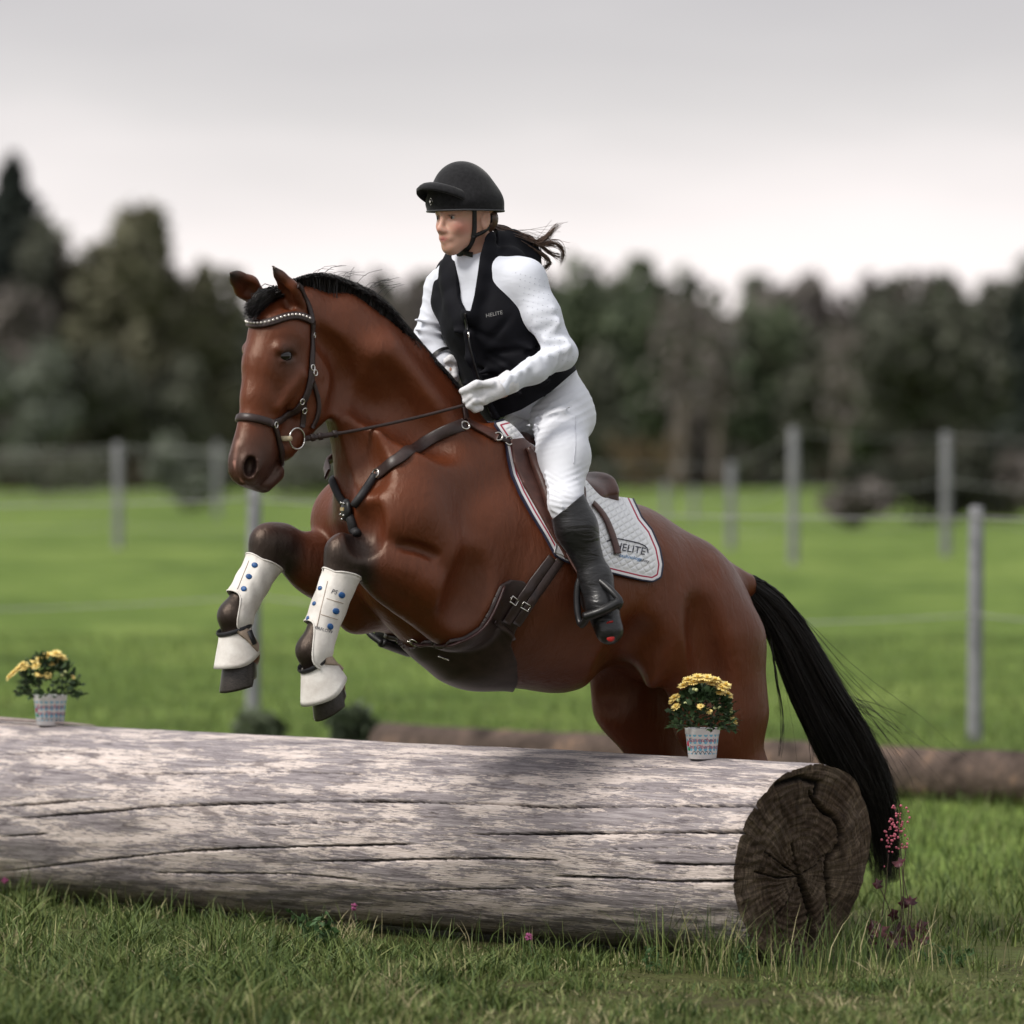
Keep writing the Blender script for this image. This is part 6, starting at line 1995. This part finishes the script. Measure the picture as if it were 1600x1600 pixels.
# ================================================================== pots of chrysanthemums on the log
dg = bpy.context.evaluated_depsgraph_get()
LOGB = BVHTree.FromObject(bpy.data.objects['log_side'], dg)
def on_log(px, side=.0):
    s_ = log_top(px); p = LR + LD * s_ + LN * side
    inv = bpy.data.objects['log_side'].matrix_world.inverted()
    r = LOGB.ray_cast(Vector((p[0], p[1], 2.0)), Vector((0, 0, -1)))
    return np.array([p[0], p[1], r[0][2] if r[0] is not None else LR[2] + LRAD])
mpot = NT('printed_pot')
pa_, pz_ = mpot.attr('pa').outputs['Fac'], mpot.attr('pz').outputs['Fac']
dia = mpot.math('ADD', mpot.math('ABSOLUTE', mpot.math('SINE', mpot.math('MULTIPLY', pa_, 9.0))), mpot.math('ABSOLUTE', mpot.math('SINE', mpot.math('MULTIPLY', pz_, 13.5))))
band = mpot.math('MULTIPLY', mpot.math('GREATER_THAN', pz_, .16), mpot.math('LESS_THAN', pz_, .80))
fac = mpot.math('MULTIPLY', mpot.maprange(dia, 1.32, 1.42), band)
cpt = mpot.mix(fac, (.80, .80, .82), (.20, .56, .76))
mpot.fin(cpt, .35, None, .45)
mfol = NT('mum_leaf'); mfol.fin(mfol.ramp(mfol.noise(mfol.coord(), 45, 3), [(.3, (.016, .034, .012)), (.7, (.052, .092, .034))]), .55, None, .3)
mpet = NT('yellow_petal'); mpet.fin(mpet.ramp(mpet.noise(mpet.coord(), 90, 2), [(.3, (.74, .52, .12)), (.7, (.84, .70, .30))]), .6, None, .25)
mcen = plain('flower_eye', (.50, .30, .03), .8)
mbud = plain('pale_bud', (.55, .58, .26), .6)
mred = plain('red_print', (.45, .03, .08), .6); mgreen = plain('green_print', (.02, .22, .08), .6)
def flower_mesh(rng, n=16, R_=.0205):
    V = []; F = []
    for ring, (cnt, tilt, ln) in enumerate(((n, .15, 1.0), (n - 4, .55, .75))):
        for i in range(cnt):
            a = 2 * math.pi * (i + .5 * ring) / cnt + rng.normal(0, .06); L = R_ * ln * rng.uniform(.85, 1.1); w = .0032
            d = np.array([math.cos(a), math.sin(a), 0]); s = np.array([-d[1], d[0], 0]); b = len(V)
            up = math.sin(tilt)
            for t, ww in ((.12, .5), (.6, 1.0), (1.0, .45)):
                c = d * L * t + np.array([0, 0, L * t * up - .25 * L * t * t * (1 - up)])
                V += [c - s * w * ww, c + s * w * ww]
            F += [(b, b + 1, b + 3, b + 2), (b + 2, b + 3, b + 5, b + 4)]
    return np.array(V), F
def pot_plant(px, side, rt, rb, hp, label, blooms, spread, lean, seed):
    rng = np.random.default_rng(seed)
    base = on_log(px, side)
    root = empty('flower_pot', base); tag(root, label, 'flower pot', 'flower pots on the log'); bpy.context.view_layer.update()
    prof = [(rb * .9, .0), (rb, .002), (rb + (rt - rb) * .78, hp * .80), (rb + (rt - rb) * .80 + .0015, hp * .81), (rt, hp * .985), (rt + .0012, hp), (rt - .002, hp), (rt - .004, hp * .9), (rb, hp * .5)]
    V, F = lathe(prof, 48, base)
    L = V - base
    ang = np.arctan2(L[:, 0], -L[:, 1])
    pot = mesh_obj('pot', V, F, mpot.m, root, attr={'pa': ang, 'pz': L[:, 2] / hp})
    bv = bvh_of(V, F)
    mpp = PM * DIST / (base[1] + DIST)
    cx, cy = project(base)
    k = hp * mpp
    text_on(bv, 'Sonnschein', cx - 1, cy - k * .60, k * .20, 0, 'lettering', mred, pot, .0008, .35)
    text_on(bv, 'im Oberland', cx + 1, cy - k * .38, k * .18, 0, 'lettering', mred, pot, .0008, .35)
    for i in range(5):                                     # scalloped border
        P = [hit(bv, cx - rb * mpp * .72 + (i + t) * rb * mpp * .29, cy - k * (.14 + .10 * math.sin(math.pi * t)), .0006)[0] for t in np.linspace(0, 1, 7)]
        tv, tf = tube(P, .0007, 4); mesh_obj('border', tv, tf, NAVY, pot)
    p_, n_ = hit(bv, cx - rt * mpp * .78, cy - k * .5, .0006); mesh_obj('rose_print', *sphere(p_, (.0045, .0012, .009), 10, 6), mred, pot)
    p_, n_ = hit(bv, cx - rt * mpp * .72, cy - k * .32, .0006); mesh_obj('leaf_print', *sphere(p_, (.005, .0012, .006), 10, 6), mgreen, pot)
    V, F = lathe([(rt - .004, hp * .93), (rt * .5, hp * .97), (.001, hp * .98)], 24, base); mesh_obj('soil', V, F, plain('potting_soil', (.015, .011, .008), .95), root)
    # foliage: lobed leaves on a dome
    V = []; F = []; top = base + np.array([0, 0, hp])
    for i in range(520):
        a = rng.uniform(0, 6.28); el = rng.uniform(-.25, 1.0); rr = rng.uniform(.35, 1.0) ** .5
        c = top + np.array([math.cos(a) * spread * rr * math.sqrt(max(0, 1 - max(el, 0) ** 2)) + lean * max(el, 0) * .4, math.sin(a) * spread * rr * math.sqrt(max(0, 1 - max(el, 0) ** 2)), spread * 1.12 * max(el, -.1) * (.75 + .25 * rr) + .012])
        out = norm(c - top + np.array([0, 0, .015])); out = norm(out + rng.normal(0, .45, 3)); up = norm(np.cross(out, np.cross(np.array([0, 0, 1.0]), out)) + rng.normal(0, .4, 3)); sd = norm(np.cross(out, up)); up = np.cross(sd, out)
        ln = rng.uniform(.018, .034); b = len(V)
        for x, y, z in ((0, 0, 0), (.25, .16, .02), (.38, .36, 0), (.5, .2, .03), (.72, .34, -.02), (.78, .16, 0), (1, 0, -.12), (.78, -.16, 0), (.72, -.34, -.02), (.5, -.2, .03), (.38, -.36, 0), (.25, -.16, .02), (.5, 0, .06)):
            V.append(c + out * ln * x + sd * ln * y + up * ln * z)
        for j in range(12): F.append((b + j, b + (j + 1) % 12, b + 12))
    mesh_obj('foliage', V, F, mfol.m, root)
    y0 = base[1]
    fm = None
    for i, (x, y, s) in enumerate(blooms):
        dx = (x - cx) / mpp; dep = -math.sqrt(max(0.0, (spread * .95) ** 2 - dx * dx)) * (rng.uniform(.15, .6) if y < cy - k - spread * .9 * mpp else rng.uniform(.6, .95))
        c = at(x, y, y0 + dep)
        nrm = norm(c - top + np.array([0, -.05, .06]))
        if s < .5:
            mesh_obj('bud', *sphere(c, .0055, 10, 8), mbud, root); continue
        FV_, FF_ = flower_mesh(rng)
        ax = norm(np.cross(nrm, (0.3, .1, 1))); ay = np.cross(nrm, ax)
        Vw = c + (FV_[:, :1] * ax + FV_[:, 1:2] * ay + FV_[:, 2:] * nrm) * s
        fo = mesh_obj('flower', Vw, FF_, mpet.m, root, smooth=False)
        mesh_obj('flower_eye', *sphere(c + nrm * .003, (.005 * s, .005 * s, .003 * s), 8, 6, axes=[ax, ay, nrm]), mcen, fo)
blR = [(1075, 1062, 1), (1090, 1058, 1.1), (1105, 1059, 1.05), (1118, 1062, 1), (1128, 1074, 1.1), (1137, 1085, 1), (1134, 1070, 1), (1054, 1090, 1), (1056, 1104, .8), (1050, 1096, .7), (1095, 1104, .65), (1108, 1111, .6),
       (1147, 1126, .75), (1083, 1066, .9), (1112, 1067, .9), (1067, 1071, .9), (1098, 1064, 1), (1124, 1082, .8), (1084, 1077, .3), (1088, 1078, .3), (1071, 1099, .3), (1060, 1094, .3), (1117, 1106, .3), (1124, 1106, .3), (1143, 1112, .3), (1142, 1107, .3), (1120, 1078, .3)]
blL = [(88, 1021, 1.15), (75, 1024, 1.1), (62, 1030, 1), (96, 1027, 1.1), (48, 1037, 1), (30, 1044, 1.1), (22, 1051, 1.1), (15, 1057, .9), (40, 1042, 1), (63, 1053, 1), (75, 1054, .9), (82, 1036, 1), (90, 1032, .9), (102, 1050, .4), (56, 1040, .9), (35, 1038, .9), (97, 1055, .35), (52, 1054, .35), (114, 1058, .5)]
pot_plant(1110, .035, .0525, .042, .092, 'printed white pot of yellow chrysanthemums on the log before the horse hind leg', blR, .095, 0, 3)
pot_plant(91, .035, .0575, .046, .103, 'printed white pot of yellow chrysanthemums at the far left end of the log', blL, .105, -.03, 4)

# ================================================================== dark red coral bells beside the sawn end
rng = np.random.default_rng(8)
g0 = np.array([(1402 - 800) / FPX * 16.15, 16.15 - DIST, 0.0])
hb = empty('coral_bells', g0); tag(hb, 'dark red leaved plant with pink flower spikes beside the sawn end of the log', 'plant'); bpy.context.view_layer.update()
mrl = NT('maroon_leaf'); mrl.fin(mrl.ramp(mrl.noise(mrl.coord(), 30, 3), [(.3, (.022, .005, .008)), (.7, (.085, .014, .022))]), .45, None, .35)
mst = plain('red_stem', (.06, .03, .025), .7); mpk = plain('pink_bell', (.50, .12, .17), .6)
for (x, y, s) in [(1362, 1448, 1), (1378, 1455, 1.1), (1395, 1460, 1.2), (1412, 1452, 1), (1428, 1458, 1.1), (1442, 1448, 1), (1405, 1470, 1.2), (1385, 1472, 1), (1425, 1472, 1.1), (1396, 1430, .8), (1412, 1410, .8), (1425, 1405, .8), (1372, 1380, .7), (1404, 1345, .9), (1364, 1466, 1), (1444, 1466, .9)]:
    c = at(x, y, g0[1] + rng.normal(-.02, .05)); nrm = norm(np.array([rng.normal(0, .5), -.8, .7 + rng.normal(0, .3)])); ax = norm(np.cross(nrm, (0, .2, 1))); ay = np.cross(nrm, ax)
    V = [c]; F = []; n = 15
    for i in range(n):
        a = 2 * math.pi * i / n; r = .022 * s * (1 + .22 * math.cos(a * 5)) * (.55 if abs(a - math.pi) < .3 else 1)
        V.append(c + (ax * math.cos(a) + ay * math.sin(a)) * r + nrm * (.006 * math.cos(a * 5) - .008))
        F.append((0, 1 + i, 1 + (i + 1) % n))
    lf = mesh_obj('leaf', V, F, mrl.m, hb)
    b = g0 + np.array([rng.normal(0, .015), 0, 0])
    if y < 1440:
        tv, tf = tube(catmull([b, (b + c) / 2 + [.01, 0, .02], c], 8), .0014, 5); mesh_obj('leaf_stalk', tv, tf, mst, hb)
for pts in ([(1405, 1490), (1412, 1430), (1410, 1360), (1404, 1300), (1398, 1258)], [(1384, 1490), (1378, 1440), (1385, 1380), (1388, 1335)], [(1410, 1490), (1420, 1420), (1412, 1370), (1416, 1322)]):
    P = catmull([at(x, y, g0[1]) for x, y in pts], 20); tv, tf = tube(P, .0014, 5); mesh_obj('flower_stem', tv, tf, mst, hb)
mb = MB()
for i in range(80):
    u = rng.uniform(0, 1); x = 1402 + rng.normal(0, 8) ; y = 1256 + 55 * rng.uniform(0, 1) ** .8
    if i > 50: x, y = 1390 + rng.normal(0, 9), 1315 + rng.normal(0, 12)
    if i > 72: x, y = 1412 + rng.normal(0, 6), 1322 + rng.normal(0, 4)
    mb.add(*sphere(at(x, y, g0[1] + rng.normal(0, .012)), rng.uniform(.0024, .0045), 7, 5))
fb = mb.build('blossom', mpk, hb); fb['kind'] = 'stuff'

# ================================================================== clover heads and weeds in the grass
mclv = plain('clover_pink', (.34, .08, .20), .8); mcl2 = plain('clover_leaf', (.035, .085, .02), .7)
for x, y, Z, lab in ((826, 1464, 15.7, 'pink clover head standing before the middle of the log'), (58, 1378, 18.4, 'pink clover head below the left flower pot'), (8, 1376, 18.3, 'pink clover head at the very left edge'), (553, 1417, 16.9, 'small pink clover head at the foot of the log below the near hoof')):
    c = at(x, y, Z - DIST); g = np.array([c[0] + .01, c[1], 0.0])
    root = empty('clover', g); tag(root, lab, 'flower', 'clover in the grass'); bpy.context.view_layer.update()
    mb = MB()
    for i in range(40):
        d = norm(rng.normal(size=3)); mb.add(*sphere(c + d * .008, (.0018, .0018, .005), 5, 4, axes=[norm(np.cross(d, (0.1, 0.2, 1))), np.cross(d, norm(np.cross(d, (0.1, .2, 1)))), d]))
    mb.build('flower_head', mclv, root)
    tv, tf = tube([g, (g + c) / 2 + [.004, 0, 0], c], .0012, 5); mesh_obj('stem', tv, tf, mcl2, root)
    for k in range(3):
        a = k * 2.1; V, F = sphere(g + np.array([math.cos(a) * .012, math.sin(a) * .012, .03]), (.009, .009, .002), 8, 5); mesh_obj('leaf', V, F, mcl2, root)
def weed(px, py, Z, w, hgt, n, label, ln=.03, seed=1):
    rng = np.random.default_rng(seed)
    c = at(px, py, Z - DIST); g = np.array([c[0], c[1], 0.0])
    root = empty('weed', g); tag(root, label, 'plant', 'weeds in the grass'); bpy.context.view_layer.update()
    V = []; F = []; S = MB()
    for k in range(max(4, n // 14)):
        t0 = g + np.array([rng.normal(0, w * .3), rng.normal(0, w * .3), 0]); t1 = t0 + np.array([rng.normal(0, w * .45), rng.normal(0, w * .4), hgt * rng.uniform(.55, 1)])
        P = catmull([t0, (t0 + t1) / 2 + rng.normal(0, .008, 3), t1], 8); S.add(*tube(P, .0012, 5))
        for i in range(14):
            t = rng.uniform(.15, 1); p = P[0] + (P[-1] - P[0]) * t; d = norm(rng.normal(size=3) + np.array([0, -.2, .5])); s = norm(np.cross(d, rng.normal(size=3))); l = ln * rng.uniform(.5, 1.2); b = len(V)
            V += [p, p + d * l * .5 + s * l * .28, p + d * l, p + d * l * .5 - s * l * .28]; F.append((b, b + 1, b + 2, b + 3))
    mesh_obj('foliage', V, F, mcl2, root); S.build('stem', mcl2, root)
weed(505, 1470, 16.55, .10, .12, 150, 'leafy green weed clump at the log foot below the near foreleg', .03, 2)
weed(1015, 1470, 15.75, .03, .10, 60, 'thin feathery weed against the log near the right pot', .016, 3)
weed(1160, 1490, 15.62, .03, .11, 60, 'thin feathery weed at the lower edge of the sawn end', .016, 5)
weed(1490, 1500, 16.0, .09, .07, 120, 'low dark weed patch right of the red leaved plant', .02, 6)
weed(330, 1545, 15.2, .10, .05, 120, 'broad leaved weed in the front grass towards the left', .028, 7)
